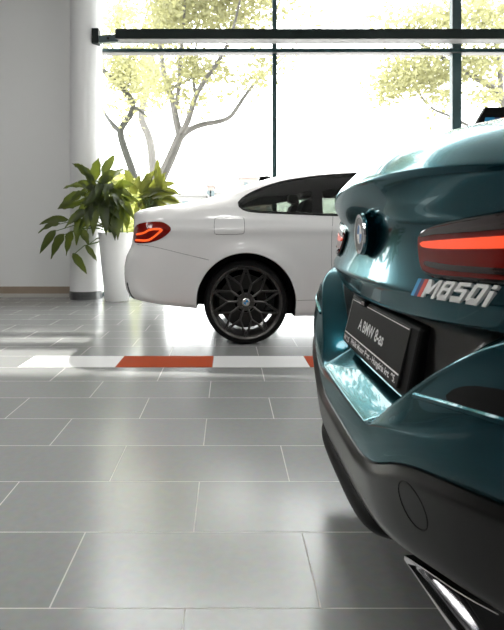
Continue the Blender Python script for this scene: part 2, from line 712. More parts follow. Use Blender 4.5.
# ------------------------------------------------------------------ wheels
def make_wheel(parent, c, R, width, sgn, rimcol):
    w = bpy.data.objects.new('wheel', None)
    w.empty_display_size = .05
    C.objects.link(w)
    w.parent = parent
    w.location = Vector(c) - ORG[parent.name]
    ORG[w.name] = Vector(c)
    s = -sgn                                     # inward direction along y is s
    rr = R * .862                                # rim edge radius
    t = MB()
    prof = [(rr - .01, .03), (rr, .006), (rr + .012, .0), (R - .04, -.006), (R - .018, .004), (R - .004, .022), (R, .05), (R, width - .05), (R - .004, width - .02), (R - .03, width), (rr, width - .01), (rr - .01, width - .03)]
    t.lathe([(r, s * h) for r, h in prof], c, 72, 'y', closed=True)
    t.build('tyre', M['rubber'], w, True, 50)
    rim = MB()
    prof = [(rr - .012, .02), (rr - .004, .008), (rr + .002, .006), (rr + .002, .03), (rr - .02, .07), (rr - .026, width - .03), (rr - .034, width - .03), (rr - .03, .06), (rr - .02, .02)]
    rim.lathe([(r, s * h) for r, h in prof], c, 72, 'y', closed=True)
    rim.build('rim', M['rim'], w, True, 40)

    def P(r, a, d):
        return Vector(c) + Vector((r * math.cos(a), s * d, r * math.sin(a)))

    def bar(mb, a0, r0, d0, a1, r1, d1, w0, w1, th=.022):
        p, q = P(r0, a0, d0), P(r1, a1, d1)
        dr = (q - p).normalized()
        n = Vector((0, s, 0))
        sd = dr.cross(n).normalized()
        tv = n * th
        vs = [p - sd * w0, p + sd * w0, q + sd * w1, q - sd * w1]
        bv = .35
        vs = [p - sd * w0 + n * .004, p - sd * w0 * bv, p + sd * w0 * bv, p + sd * w0 + n * .004,
              q - sd * w1 + n * .004, q - sd * w1 * bv, q + sd * w1 * bv, q + sd * w1 + n * .004,
              p - sd * w0 + tv, p + sd * w0 + tv, q - sd * w1 + tv, q + sd * w1 + tv]
        mb.add(vs, [(0, 1, 5, 4), (1, 2, 6, 5), (2, 3, 7, 6), (8, 0, 4, 10), (3, 9, 11, 7), (9, 8, 10, 11), (0, 8, 9, 3, 2, 1), (4, 5, 6, 7, 11, 10)])
    rm = rr * .50
    for k in range(10):
        sp = MB()
        a = PI / 2 + 2 * PI * k / 10
        h = PI / 10
        for e in (-1, 1):
            bar(sp, a + e * h, rm, .030, a + e * .03, rr - .010, .012, .0058, .0050)
            bar(sp, a + e * h, rm, .030, a + e * 2.1 * h, rr - .010, .014, .0036, .0032, .016)
        bar(sp, a + h, rr * .17, .034, a + h, rm + .004, .030, .0095, .0075)
        sp.build('spoke', M['rim'], w)
    hb = MB()
    hb.lathe([(.0, .024), (.030, .026), (.034, .032), (rr * .24, .036), (rr * .25, .06), (0, .07)], c, 40, 'y') if s > 0 else hb.lathe([(.0, -.024), (.030, -.026), (.034, -.032), (rr * .24, -.036), (rr * .25, -.06), (0, -.07)], c, 40, 'y')
    for k in range(5):
        a = PI / 2 + 2 * PI * k / 5
        p = P(rr * .19, a, .026)
        hb.lathe([(0, -.004 * 1), (.010, -.002), (.011, .014)] if s > 0 else [(0, .004), (.010, .002), (.011, -.014)], p, 12, 'y')
    hub = hb.build('hub', M['rim'], w, True)
    cap = MB(); cap.lathe([(0, s * .0185), (.026, s * .0195), (.031, s * .024), (.031, s * .034)], c, 32, 'y')
    cp = cap.build('hub_cap', [M['silver'], M['blue'], M['blackgloss']], w, True)
    qd = MB()
    for q in range(4):
        if q % 2:
            continue
        n = 8
        pts = [P(0, 0, .0172)] + [P(.018, PI / 2 * q + PI / 2 * j / n, .0172) for j in range(n + 1)]
        qd.add(pts, [tuple(range(len(pts)))])
    qd.build('hub_emblem', M['blue'], w)
    bd = MB(); bd.lathe([(.09, s * .10), (rr * .74, s * .10), (rr * .74, s * .125), (.09, s * .125)], c, 48, 'y', closed=True)
    bd.build('brake_disc', M['disc'], w, True, 40)
    cl = MB()
    n = 10
    r0, r1 = rr * .56, rr * .82
    arc = [-.45 + .9 * j / n for j in range(n + 1)]
    pts = [P(r1, a, .085) for a in arc] + [P(r0, a, .085) for a in arc[::-1]]
    cl.prism(pts, (0, s * .06, 0))
    bevel(cl.build('brake_caliper', M['blackgloss'], w), .006)
    return w


def copy_tree(o, parent, loc):
    c = o.copy()
    C.objects.link(c)
    c.parent = parent
    if loc is not None:
        c.location = loc
    for ch in list(o.children):
        copy_tree(ch, c, None)
    return c


# ------------------------------------------------------------------ lofted car shell
def loft_shell(name, stations, W, zb, zs, zt, Yc, parent, m, xoff=None, flare=None, np_=46, cabin=(.10, .30)):
    """body shell lofted along X. W, zb, zs, zt: tables over X (half width, sill, shoulder, crown)"""
    vs, fs = [], []
    n = None
    for x in stations:
        w, b, sh, t = spl(W, x), spl(zb, x), spl(zs, x), spl(zt, x)
        h = max(.01, t - sh)
        g = sm(cabin[0], cabin[1], h)
        mid = b + (sh - b) * .48
        pr = [(0, b), (.55 * w, b), (.90 * w, b + .002), (.955 * w, b + .018), (.975 * w, b + .06), (.99 * w, b + (mid - b) * .62), (1.0 * w, mid), (.999 * w, mid + (sh - mid) * .30),
              (.985 * w, mid + (sh - mid) * .62), (.962 * w, sh - .055), (.935 * w, sh - .012),
              (lerp(.87, .895, g) * w, sh + lerp(.40, .10, g) * h), (lerp(.80, .80, g) * w, sh + lerp(.68, .50, g) * h),
              (lerp(.66, .69, g) * w, sh + lerp(.86, .84, g) * h), (lerp(.45, .50, g) * w, sh + lerp(.96, .965, g) * h), (.25 * w, t - .003), (0, t)]
        # catmull-rom through the control points
        P = [pr[0]] + pr + [(-pr[-2][0], pr[-2][1])]
        half = []
        per = 4
        for i in range(1, len(P) - 2):
            p0, p1, p2, p3 = P[i - 1], P[i], P[i + 1], P[i + 2]
            for k in range(per):
                u = k / per
                q = []
                for d in (0, 1):
                    q.append(.5 * (2 * p1[d] + (p2[d] - p0[d]) * u + (2 * p0[d] - 5 * p1[d] + 4 * p2[d] - p3[d]) * u * u + (3 * p1[d] - p0[d] - 3 * p2[d] + p3[d]) * u ** 3))
                half.append((max(0, q[0]), q[1]))
        half.append(pr[-1])
        ring = [(y, z) for y, z in half] + [(-y, z) for y, z in half[-2:0:-1]]
        n = len(ring)
        for y, z in ring:
            xx = x + (xoff(x, abs(y), z) if xoff else 0)
            if flare:
                y += math.copysign(flare(xx, z), y) if abs(y) > .6 * w else 0
            vs.append(Vector((xx, Yc - y, z)))
    ns = len(stations)
    for i in range(ns - 1):
        for k in range(n):
            k2 = (k + 1) % n
            fs.append((i * n + k, (i + 1) * n + k, (i + 1) * n + k2, i * n + k2))
    # end caps: ladder of quads between the two halves so the ends stay smooth
    for base, flip in ((0, False), ((ns - 1) * n, True)):
        hN = n // 2
        for k in range(hN):
            a, b = base + k, base + k + 1
            c, d = base + (n - k) % n, base + n - k - 1
            q = [a, b, d, c]
            q = list(dict.fromkeys(q))
            if len(q) >= 3:
                fs.append(tuple(q if not flip else q[::-1]))
    return obj_fix(obj(name, vs, fs, m, parent, True, 60))


exec_cars = True
# ================================================================== WHITE CAR
YC = 4.99
WW = [(-.905, .50), (-.895, .60), (-.87, .69), (-.82, .765), (-.74, .815), (-.6, .848), (-.3, .872), (.136, .884), (.6, .872), (1.2, .858), (2.0, .858), (2.6, .876), (2.9, .87), (3.2, .82), (3.4, .70), (3.5, .55), (3.54, .42)]
WZB = [(-.905, .33), (-.6, .30), (-.3, .272), (.136, .245), (.55, .208), (2.3, .2), (3.0, .2), (3.54, .25)]
WZS = [(-.905, .955), (-.6, .975), (-.3, .985), (.136, .985), (.6, .965), (1.2, .95), (2.2, .93), (2.8, .90), (3.2, .82), (3.54, .62)]
WZT = [(-.905, 1.015), (-.80, 1.045), (-.57, 1.072), (-.345, 1.095), (-.118, 1.150), (.109, 1.232), (.381, 1.312), (.653, 1.36), (.925, 1.386), (1.107, 1.398), (1.5, 1.385), (1.9, 1.32), (2.3, 1.16), (2.6, 1.03), (3.0, .97), (3.4, .84), (3.54, .70)]
RPROF = [(.25, .15), (.33, .11), (.40, .078), (.50, .066), (.58, .068), (.66, .085), (.74, .125), (.86, .140), (.95, .138), (1.00, .125), (1.03, .12), (1.06, .13), (1.2, .15)]


def wx(x, y, z):
    t = 1 - sm(-.905, -.45, x)
    return interp(RPROF, z) * t


wxc, wzc = .136, .32


def wflare(x, z):
    f = 0
    for c in (wxc, wxc + 2.656):
        r = math.hypot(x - c, z - wzc)
        f += .018 * math.exp(-((r - .385) / .05) ** 2)
    f += .012 * math.exp(-((z - (.865 + .012 * x)) / .028) ** 2) * sm(-.75, -.5, x) * (1 - sm(2.8, 3.2, x))
    return f


white = root('white_car', 'white two-door coupe seen from its side, with dark star-spoke wheel, parked by the window', 'car', (wxc + 1.3, YC, 0))
sts = [-.905, -.902, -.895, -.885, -.87, -.85, -.82, -.78, -.74, -.68, -.6] + [-.52 + .06 * i for i in range(28)] + [1.2 + .1 * i for i in range(20)] + [3.2, 3.28, 3.35, 3.4, 3.45, 3.48, 3.5, 3.52, 3.54]
wbody = loft_shell('body_shell', sts, WW, WZB, WZS, WZT, YC, white, M['white'], wx, wflare)
wbody0 = bvh_of([wbody])
winpx = [(238.3, 203.5), (241.5, 199.5), (248, 195), (258, 190.2), (272, 185), (285, 181.6), (299.4, 179), (321.7, 176), (352, 174), (395, 174), (425, 178), (452, 190), (470, 205), (475, 214), (440, 216.5), (380, 216), (333, 215), (299, 213.6), (263, 212.4), (246, 210.8), (240.5, 207.5)]


def white_hit(px, py):
    return seen(wbody0, px, py)


def white_side(x, z):
    return along(wbody0, (x, 2.5, z), (0, 1, 0))


# outline of the side glass in X-Z, from the near side
winxz = []
for q in winpx:
    p, nn = white_hit(*q)
    winxz.append((p.x, p.z))
ctr = (sum(p[0] for p in winxz) / len(winxz), sum(p[1] for p in winxz) / len(winxz))
cut = []
for c in (wxc, wxc + 2.656):
    for y0, y1 in ((3.6, 4.43), (5.55, 6.4)):
        mb = MB(); mb.prism([(c + .378 * math.cos(2 * PI * k / 96), y0, wzc + .378 * math.sin(2 * PI * k / 96)) for k in range(96)], (0, y1 - y0, 0))
        cut.append(mb.build('cutter', M['black']))
inner = [(ctr[0] + (x - ctr[0]) * .985, ctr[1] + (z - ctr[1]) * .93) for x, z in winxz]
mb = MB(); mb.prism([(x, 3.8, z) for x, z in inner], (0, 2.4, 0))
cut.append(mb.build('cutter', M['interior']))
apply_boolean(wbody, cut)

# side glass, both sides, with black surround
for side in (0, 1):
    hit = white_side if side == 0 else (lambda x, z: along(wbody0, (x, 7.5, z), (0, -1, 0)))
    g = patch('side_window', winxz, M['carglass'], white, hit, .0015, 0, 0, 72, 8, 1, (1.0, 1.13))
    mb = line_on('window_surround', winxz, M['blackgloss'], white, hit, .011, .001, True, 110, 1, False)
    mb.build('window_surround', M['blackgloss'], white, True)
    # blackened band along the roof edge and pillars
    top = [winxz[i] for i in range(0, 13)]
    band = top + [(ctr[0] + (x - ctr[0]) * .97, z - .055 - .02 * sm(0, 1, x)) for x, z in top[::-1]]
    vs, fs = [], []
    A = resample(top, 40, False, 1)
    for k, a in enumerate(A):
        for j in range(4):
            z = a.y - (.014 + .10 * min(1, k / 8, (39 - k) / 8)) * j / 3
            p, nn = hit(a.x, z)
            vs.append(p + nn * .003)
    for k in range(39):
        for j in range(3):
            fs.append((k * 4 + j, k * 4 + j + 1, (k + 1) * 4 + j + 1, (k + 1) * 4 + j))
    obj('window_shade_band', vs, fs, M['blackgloss'], white)
    bp = []
    for px0, px1 in ((312, 322.5),):
        xs_ = [white_hit(px0, 212)[0].x, white_hit(px1, 212)[0].x]
        vs, fs = [], []
        for k in range(10):
            z = lerp(.99, 1.29, k / 9)
            for e in (0, 1):
                p, nn = hit(xs_[e] + .02 * k / 9, z)
                vs.append(p + nn * .0035)
        for k in range(9):
            fs.append((2 * k, 2 * k + 1, 2 * k + 3, 2 * k + 2))
        obj('pillar_cover', vs, fs, M['blackgloss'], white)
# seats seen through the glass
for sy in (4.55, 5.43):
    for sx in (.72, 1.75):
        mb = MB()
        mb.prism([(sx - .16, sy - .2, .97), (sx + .05, sy - .2, .97), (sx + .0, sy - .2, 1.10), (sx - .10, sy - .2, 1.12)], (0, .4, 0))
        mb.box(sx - .13, sx - .03, sy - .1, sy + .1, 1.13, 1.22)
        bevel(mb.build('seat', M['seat'], white), .03, 3)

# rear light, near side: dark red lens with an orange hooked light guide
lens = [(135.6, 226), (139.5, 223.6), (147, 222.2), (156, 221.6), (163, 222), (168.5, 225.2), (172, 229.2), (167, 235), (160.5, 239.2), (153, 242), (144, 243.5), (136.5, 243.2), (134.2, 242.6), (133.9, 234)]
tl_ = patch('tail_light', lens, M['red'], white, white_hit, .004, .01, .004, 64, 8, 1)
bv2 = bvh_of([tl_])
lh = lambda x, y: seen(bv2, x, y)
guide = [(136.2, 240.2), (147, 240.8), (152.5, 238.2), (158.5, 233.0), (163, 229.2), (150, 229.2), (144, 233.2), (137, 234.4)]
mb = line_on('g', guide, M['orange'], tl_, lh, .0085, .002, False, 60, 1, False)
mb.build('light_guide', M['orange'], tl_, True)
far = lambda x, z: along(wbody0, (x, 7.5, z), (0, -1, 0))
fx = []
for q in lens:
    p, nn = white_hit(*q)
    fx.append((max(p.x, -.80), p.z))
patch('tail_light', fx, M['red'], white, far, .004, .01, .004, 48, 6, 1)
# fuel door and panel gaps
fd = [(214.5, 219), (216, 217.6), (242, 217), (244.4, 218.5), (244.6, 232), (243, 234.3), (216, 234.6), (214, 233)]
line_on('fuel_door', fd, M['seam'], white, white_hit, .0022, -.0008, True, 70, 1)
line_on('panel_gap', [(137, 244.5), (150, 246), (166, 249.5), (190, 255.5), (209, 260)], M['seam'], white, white_hit, .0018, -.0006, False, 40, 1)
line_on('panel_gap', [(296, 300.5), (304, 300.3), (320, 300)], M['seam'], white, white_hit, .0018, -.0006, False, 16, 0)
line_on('panel_gap', [(333, 216), (331.5, 240), (331.5, 270), (333, 305)], M['seam'], white, white_hit, .0018, -.0006, False, 30, 1)
# black lower rear corner insert
ins = [(127.6, 281), (129, 288), (131, 294), (134.5, 299.2), (131.5, 299.6), (129.4, 296), (127.5, 290), (126.6, 284)]
mb = line_on('s', [(127.4, 282.5), (128.6, 289), (131.3, 295.2), (134.8, 298.6)], M['black'], white, white_hit, .008, -.002, False, 24, 1, False)
mb.build('bumper_insert', M['black'], white, True)
# antenna fin on the roof
fb = bvh_of([wbody])
p, nn = along(fb, (.36, YC, 3), (0, 0, -1))
mb = MB()
fin = [(p.x - .10, p.y, p.z - .02), (p.x - .07, p.y, p.z + .045), (p.x + .0, p.y, p.z + .05), (p.x + .10, p.y, p.z + .005), (p.x + .11, p.y, p.z - .02)]
mb.prism([Vector(q) - Vector((0, .025, 0)) for q in fin], (0, .05, 0))
bevel(mb.build('antenna_fin', M['blackgloss'], white), .012, 3)
# underbody
mb = MB(); mb.box(-.15, 3.3, YC - .62, YC + .62, .20, .34)
mb.build('underbody', M['black'], white)
# wheels
wy = 4.135
w0 = make_wheel(white, (wxc, wy, .3188), .3188, .24, -1, 0)
w1 = copy_tree(w0, white, Vector((wxc + 2.656, wy, .3188)) - ORG[white.name])
for i in (0, 1):
    w2 = copy_tree(w0, white, Vector((wxc + 2.656 * i, 2 * YC - wy, .3188)) - ORG[white.name])
    w2.rotation_euler = (0, 0, PI)
# wheel arch lip
for c in (wxc, wxc + 2.656):
    mb = MB()
    pts = []
    for k in range(41):
        a = lerp(-.18, PI + .12, k / 40)
        x, z = c + .381 * math.cos(a), wzc + .381 * math.sin(a)
        p, nn = white_side(x, z)
        if p is not None and z > .22:
            pts.append(p + Vector((0, .006, 0)))
    mb.tube(pts, .008, 8)
    mb.build('wheel_arch_lip', M['white'], white, True)

# ================================================================== TEAL CAR
GY = 1.33
teal = root('teal_car', 'dark teal metallic coupe showing its tail, model badge and black plate in the foreground', 'car', (2.6, GY, 0))


def cage(name, rows, m, levels=3, creases=(), parent=None):
    """control mesh given as half rows (offset from the car's centre line, x, z), mirrored, subdivided"""
    vs, fs = [], []
    nc = len(rows[0])
    n = 2 * nc - 1
    for r in rows:
        full = [(-a, x, z) for a, x, z in r[:0:-1]] + list(r)
        for a, x, z in full:
            vs.append(Vector((x, GY - a, z)))
    nr = len(rows)
    for i in range(nr - 1):
        for k in range(n - 1):
            fs.append((i * n + k, (i + 1) * n + k, (i + 1) * n + k + 1, i * n + k + 1))
    o = obj(name, vs, fs, m, parent or teal, True)
    me = o.data
    cw = {}
    for kind, i, c0, c1, w in creases:
        if kind == 'r':                          # along row i from column c0 to c1
            for c in range(c0, c1):
                for s_ in (1, -1):
                    a, b = i * n + nc - 1 + s_ * c, i * n + nc - 1 + s_ * (c + 1)
                    cw[(min(a, b), max(a, b))] = w
        else:                                    # along column i from row c0 to c1
            for r in range(c0, c1):
                for s_ in (1, -1):
                    a, b = r * n + nc - 1 + s_ * i, (r + 1) * n + nc - 1 + s_ * i
                    cw[(min(a, b), max(a, b))] = w
    at = me.attributes.new('crease_edge', 'FLOAT', 'EDGE')
    for e in me.edges:
        k = (min(e.vertices), max(e.vertices))
        if k in cw:
            at.data[e.index].value = cw[k]
    md = o.modifiers.new('subdivision', 'SUBSURF')
    md.levels = levels
    md.render_levels = levels
    return o


# --- boot lid with the raised lip
cols = [0, .12, .24, .36, .48, .60, .72, .82, .89, .925, .935]


def lipx(a):
    return .303 + .19 * a * a + .12 * sm(.74, .93, a) + (.35 if a > .93 else 0)


def lipz(a):
    return .966 - .080 * a * a


def facex(x0, k, a):
    return x0 + k * 1.55 * max(0, a - .18) ** 1.6 + .13 * sm(.74, .93, a) + (.42 if a > .93 else 0)


rows = []
for f, zc in ((1.02, 1.170), (.685, 1.140), (.455, 1.112), (.33, 1.094), (.19, 1.070), (.10, 1.042), (.045, 1.010)):
    r = []
    for a in cols:
        lx = lipx(a)
        r.append((a, lerp(lx, 1.12 if a < .93 else 1.5, f), lipz(a) + (zc - .966) * (1 - .58 * (a / .93) ** 2)))
    rows.append(r)
rows.append([(a, lipx(a) + .004, lipz(a) + .006) for a in cols])
rows.append([(a, lipx(a) + .003, lipz(a) - .006) for a in cols])
rows.append([(a, facex(.330, .17, a), .905 - .05 * a * a) for a in cols])
rows.append([(a, facex(.350, .15, a), .868 + .0 * a * a) for a in cols])
rows.append([(a, facex(.344, .15, a), .820) for a in cols])
rows.append([(a, facex(.330, .15, a), .775 + .01 * a * a) for a in cols])
rows.append([(a, facex(.312, .15, a), .738 + .03 * a * a) for a in cols])
rows.append([(a, facex(.336, .15, a), .684 + .075 * a * a) for a in cols])
rows.append([(a, facex(.40, .14, a), .680 + .075 * a * a) for a in cols])
nc_ = len(cols) - 1
lid = cage('boot_lid', rows, M['teal'], 3, [('r', 7, 0, nc_, .35), ('r', 8, 0, nc_, .35), ('r', 13, 0, nc_, .75), ('r', 14, 0, nc_, .8)])

# --- bumper with the plate recess
B = [
    [(0, .42, .705), (.14, .42, .705), (.57, .42, .715), (.64, .40, .725), (.74, .43, .74), (.84, .49, .76), (.905, .62, .78), (.93, .80, .80), (.935, 1.2, .80)],
    [(0, .378, .690), (.14, .378, .690), (.55, .385, .700), (.615, .330, .705), (.74, .375, .715), (.84, .44, .735), (.91, .58, .75), (.94, .80, .76), (.945, 1.2, .76)],
    [(0, .370, .60), (.14, .370, .60), (.375, .372, .603), (.43, .300, .598), (.66, .318, .66), (.82, .38, .67), (.91, .54, .68), (.945, .8, .68), (.95, 1.2, .68)],
    [(0, .360, .510), (.14, .360, .510), (.272, .360, .512), (.31, .286, .518), (.58, .294, .60), (.80, .355, .61), (.91, .53, .62), (.948, .8, .62), (.952, 1.2, .62)],
    [(0, .270, .470), (.13, .270, .470), (.225, .271, .471), (.268, .273, .477), (.50, .277, .55), (.78, .335, .57), (.91, .52, .58), (.95, .8, .58), (.955, 1.2, .58)],
    [(0, .266, .435), (.13, .266, .435), (.22, .267, .436), (.30, .270, .455), (.48, .276, .515), (.76, .33, .55), (.91, .51, .56), (.95, .8, .56), (.955, 1.2, .56)],
    [(0, .268, .400), (.13, .268, .400), (.235, .269, .401), (.33, .274, .425), (.43, .280, .483), (.74, .33, .535), (.91, .51, .545), (.95, .8, .545), (.955, 1.2, .545)],
    [(0, .30, .392), (.13, .30, .392), (.235, .30, .393), (.33, .305, .417), (.43, .31, .475), (.74, .36, .527), (.90, .53, .54), (.93, .8, .54), (.93, 1.2, .54)],
]
bump = cage('rear_bumper', B, M['teal'], 4, [('r', 4, 0, 3, .75), ('c', 3, 0, 5, .75), ('c', 2, 0, 4, .7), ('r', 3, 0, 2, .8), ('r', 6, 0, 8, .9), ('r', 4, 3, 4, .4)])
bump.data.materials.append(M['diff'])
for i_ in range(3):
    for k_ in range(6, 10):
        bump.data.polygons[i_ * 16 + k_].material_index = 1

# --- dark lower bumper
D = [
    [(0, .285, .402), (.13, .285, .402), (.235, .285, .403), (.33, .290, .427), (.43, .296, .485), (.74, .345, .537), (.905, .52, .547), (.945, .8, .547), (.95, 1.2, .547)],
    [(0, .271, .398), (.13, .271, .398), (.235, .272, .399), (.33, .277, .423), (.43, .283, .481), (.74, .334, .533), (.905, .512, .543), (.945, .8, .543), (.95, 1.2, .543)],
    [(0, .257, .384), (.13, .257, .384), (.235, .258, .385), (.345, .265, .406), (.45, .270, .466), (.74, .322, .517), (.90, .51, .52), (.942, .8, .52), (.947, 1.2, .52)],
    [(0, .262, .345), (.13, .262, .345), (.25, .263, .346), (.36, .272, .362), (.47, .284, .415), (.74, .338, .455), (.90, .52, .47), (.94, .8, .47), (.945, 1.2, .47)],
    [(0, .266, .305), (.13, .266, .305), (.25, .268, .306), (.345, .278, .312), (.47, .296, .345), (.74, .348, .405), (.90, .53, .42), (.935, .8, .42), (.94, 1.2, .42)],
    [(0, .276, .294), (.13, .276, .294), (.25, .278, .295), (.345, .288, .301), (.47, .308, .333), (.74, .36, .393), (.89, .54, .41), (.925, .8, .41), (.93, 1.2, .41)],
    [(0, .33, .290), (.13, .33, .290), (.25, .33, .291), (.345, .34, .297), (.47, .36, .328), (.74, .41, .388), (.86, .56, .40), (.90, .8, .40), (.90, 1.2, .40)],
]
diff = cage('lower_bumper', D, M['diff'], 3, [('r', 1, 0, 8, .8), ('r', 2, 0, 8, .45), ('r', 5, 0, 8, .5)])
# black insert along the bottom
I = [
    [(0, .288, .305), (.15, .288, .305), (.27, .289, .305), (.325, .315, .308)],
    [(0, .262, .292), (.15, .262, .292), (.27, .265, .294), (.33, .30, .302)],
    [(0, .258, .265), (.15, .258, .265), (.27, .264, .272), (.33, .30, .292)],
    [(0, .272, .243), (.15, .272, .243), (.27, .28, .256), (.33, .32, .285)],
    [(0, .42, .238), (.15, .42, .238), (.27, .42, .248), (.33, .42, .28)],
]
cage('lower_insert', I, M['black'], 2, [])
mb = MB()
mb.box(.37, 1.0, GY - .84, GY + .84, .25, .42)
mb.box(.95, 4.85, GY - .62, GY + .62, .20, .40)
bevel(mb.build('underbody', M['black'], teal), .03)
mb = MB(); mb.box(.43, .62, GY - .80, GY + .80, .41, .86)
mb.build('bumper_carrier', M['black'], teal)

# --- rest of the body
GW = [(.68, .80), (.72, .85), (.80, .90), (.95, .93), (1.4, .945), (2.2, .935), (3.2, .935), (4.2, .945), (4.6, .91), (4.85, .80), (5.0, .60), (5.06, .40)]
GZB = [(.68, .30), (1.2, .22), (2, .20), (4.2, .20), (5.06, .26)]
GZS = [(.68, .86), (1.2, .92), (2.0, .93), (3.0, .92), (4.0, .90), (4.6, .82), (5.06, .62)]
GZT = [(.68, 1.04), (.80, 1.08), (1.0, 1.135), (1.15, 1.17), (1.5, 1.262), (2.0, 1.335), (2.4, 1.35), (2.9, 1.32), (3.3, 1.20), (3.7, 1.05), (4.2, .98), (4.7, .87), (5.06, .68)]
gsts = [.68, .70, .72, .76, .80, .87, .95, 1.02, 1.1] + [1.2 + .1 * i for i in range(35)] + [4.65, 4.72, 4.79, 4.85, 4.9, 4.95, 5.0, 5.03, 5.06]
gbody = loft_shell('body_shell', gsts, GW, GZB, GZS, GZT, GY, teal, M['teal'], None, None)
gb0 = bvh_of([gbody])
cut = []
gxc = 1.40
for c in (gxc, gxc + 2.82):
    for y0, y1 in ((-.2, .70), (1.96, 2.9)):
        mb = MB(); mb.prism([(c + .385 * math.cos(2 * PI * k / 72), y0, .345 + .385 * math.sin(2 * PI * k / 72)) for k in range(72)], (0, y1 - y0, 0))
        cut.append(mb.build('cutter', M['black']))
apply_boolean(gbody, cut)
# glass of the teal car
gw = [(1.25, 1.01), (1.55, 1.12), (1.95, 1.22), (2.4, 1.245), (2.8, 1.21), (3.15, 1.09), (3.3, .99), (2.6, .965), (1.8, .975)]
for side in (-1, 1):
    patch('side_window', gw, M['blackgloss'], teal, lambda x, z: along(gb0, (x, GY + side * 2.5, z), (0, -side, 0)), .002, .004, 0, 60, 6, 1, (2.2, 1.09))
patch('rear_window', [(1.2, -.5), (1.7, -.42), (1.7, .42), (1.2, .5)], M['blackgloss'], teal, lambda x, y: along(gb0, (x, GY + y, 3), (0, 0, -1)), .002, .004, 0, 48, 6, 1)
patch('windscreen', [(3.0, -.44), (3.6, -.55), (3.6, .55), (3.0, .44)], M['blackgloss'], teal, lambda x, y: along(gb0, (x, GY + y, 3), (0, 0, -1)), .002, .004, 0, 48, 6, 1)
GR = .345
for c in (gxc, gxc + 2.82):
    for side in (-1, 1):
        y = GY + side * .925
        w2 = copy_tree(w0, teal, Vector((c, y, GR)) - ORG[teal.name])
        w2.scale = (GR / .3188,) * 3
        if side > 0:
            w2.rotation_euler = (0, 0, PI)

# --- things on the lid and bumper are laid out in (offset a, height z) seen from behind
lidb = bvh_of([lid])
bmpb = bvh_of([bump])
difb = bvh_of([diff])


def rear(b):
    return lambda a, z: along(b, (-.6, GY - a, z), (1, 0, 0))


LH, BH, DH = rear(lidb), rear(bmpb), rear(difb)

# tail lights: smoked top, red body with bright band, black trim
for s_ in (1, -1):
    outl = [(.320, .836), (.328, .848), (.37, .858), (.45, .867), (.56, .876), (.70, .888), (.80, .897), (.86, .896), (.87, .86), (.85, .81), (.78, .793), (.66, .785), (.56, .780), (.46, .777), (.395, .776), (.362, .782), (.335, .808)]
    t = patch('tail_light', [(s_ * a, z) for a, z in outl], M['red'], teal, LH, .010, .012, .006, 90, 9, 1, (s_ * .58, .84))
    tb = bvh_of([t])
    TH = rear(tb)

    def strip(name, pts, m, lift=.0025, depth=.004, par=t, hh=TH):
        return patch(name, [(s_ * a, z) for a, z in pts], m, par, hh, lift, depth, 0, 70, 4, 1)
    strip('smoked_cover', [(.328, .845), (.37, .855), (.45, .864), (.56, .873), (.70, .884), (.82, .892), (.82, .870), (.70, .861), (.56, .853), (.45, .848), (.37, .845), (.338, .840)], M['smoke'])
    strip('light_guide', [(.336, .832), (.39, .835), (.50, .841), (.66, .849), (.80, .857), (.80, .840), (.66, .831), (.50, .824), (.39, .821), (.345, .823)], M['redguide'])
    strip('dark_bar', [(.368, .800), (.43, .797), (.55, .799), (.72, .805), (.72, .796), (.55, .790), (.43, .788), (.376, .792)], M['smoke'])
    tr = resample([(s_ * a, z) for a, z in outl], 110, True, 1)
    ps = []
    for q in tr:
        p, nn = LH(q.x, q.y)
        ps.append(p + nn * .004)
    mb = MB(); mb.tube(ps + [ps[0]], .0045, 8)
    mb.build('light_trim', M['blackgloss'], t, True)

# roundel on a thick puck in the middle of the lid
rc = Vector((.319, GY, .845))
mb = MB(); mb.lathe([(.0, .030), (.048, .030), (.051, .024), (.051, .006), (.047, .002), (.046, .0), (0, .0)], rc, 64, 'x')
pk = mb.build('roundel', M['teal'], teal, True, 40)
pk['label'] = 'round emblem on a thick teal puck'
mb = MB(); mb.lathe([(.0405, -.002), (.0475, -.003), (.0485, .002), (.045, .004), (.0405, .001)], rc, 64, 'x', closed=True)
mb.build('chrome_ring', M['chrome'], pk, True, 40)
mb = MB(); mb.lathe([(.0235, -.0015), (.041, -.0015)], rc, 64, 'x')
mb.build('black_ring', M['blackgloss'], pk, True)
mb = MB(); mb.lathe([(.0225, -.002), (.0245, -.002)], rc, 64, 'x')
mb.build('inner_ring', M['chrome'], pk, True)
for q in range(4):
    n = 10
    mb = MB()
    pts = [rc + Vector((-.0015, 0, 0))] + [rc + Vector((-.0015, -.0232 * math.cos(PI / 2 * q + PI / 2 * j / n), .0232 * math.sin(PI / 2 * q + PI / 2 * j / n))) for j in range(n + 1)]
    mb.add(pts, [tuple(range(len(pts)))])
    mb.build('quadrant', M['blue'] if q in (1, 3) else M['ink'], pk)


def text_mesh(body, size, extrude, offset=0, shear=0, spacing=1.0):
    cu = bpy.data.curves.new('lettering', 'FONT')
    cu.body = body
    cu.size = size
    cu.extrude = extrude
    cu.offset = offset
    cu.shear = shear
    cu.space_character = spacing
    cu.bevel_depth = 0
    o = bpy.data.objects.new('lettering', cu)
    C.objects.link(o)
    bpy.context.view_layer.update()
    dg = bpy.context.evaluated_depsgraph_get()
    me = bpy.data.meshes.new_from_object(o.evaluated_get(dg))
    vs = [v.co.copy() for v in me.vertices]
    fs = [tuple(p.vertices) for p in me.polygons]
    bpy.data.objects.remove(o)
    bpy.data.curves.remove(cu)
    bpy.data.meshes.remove(me)
    return vs, fs


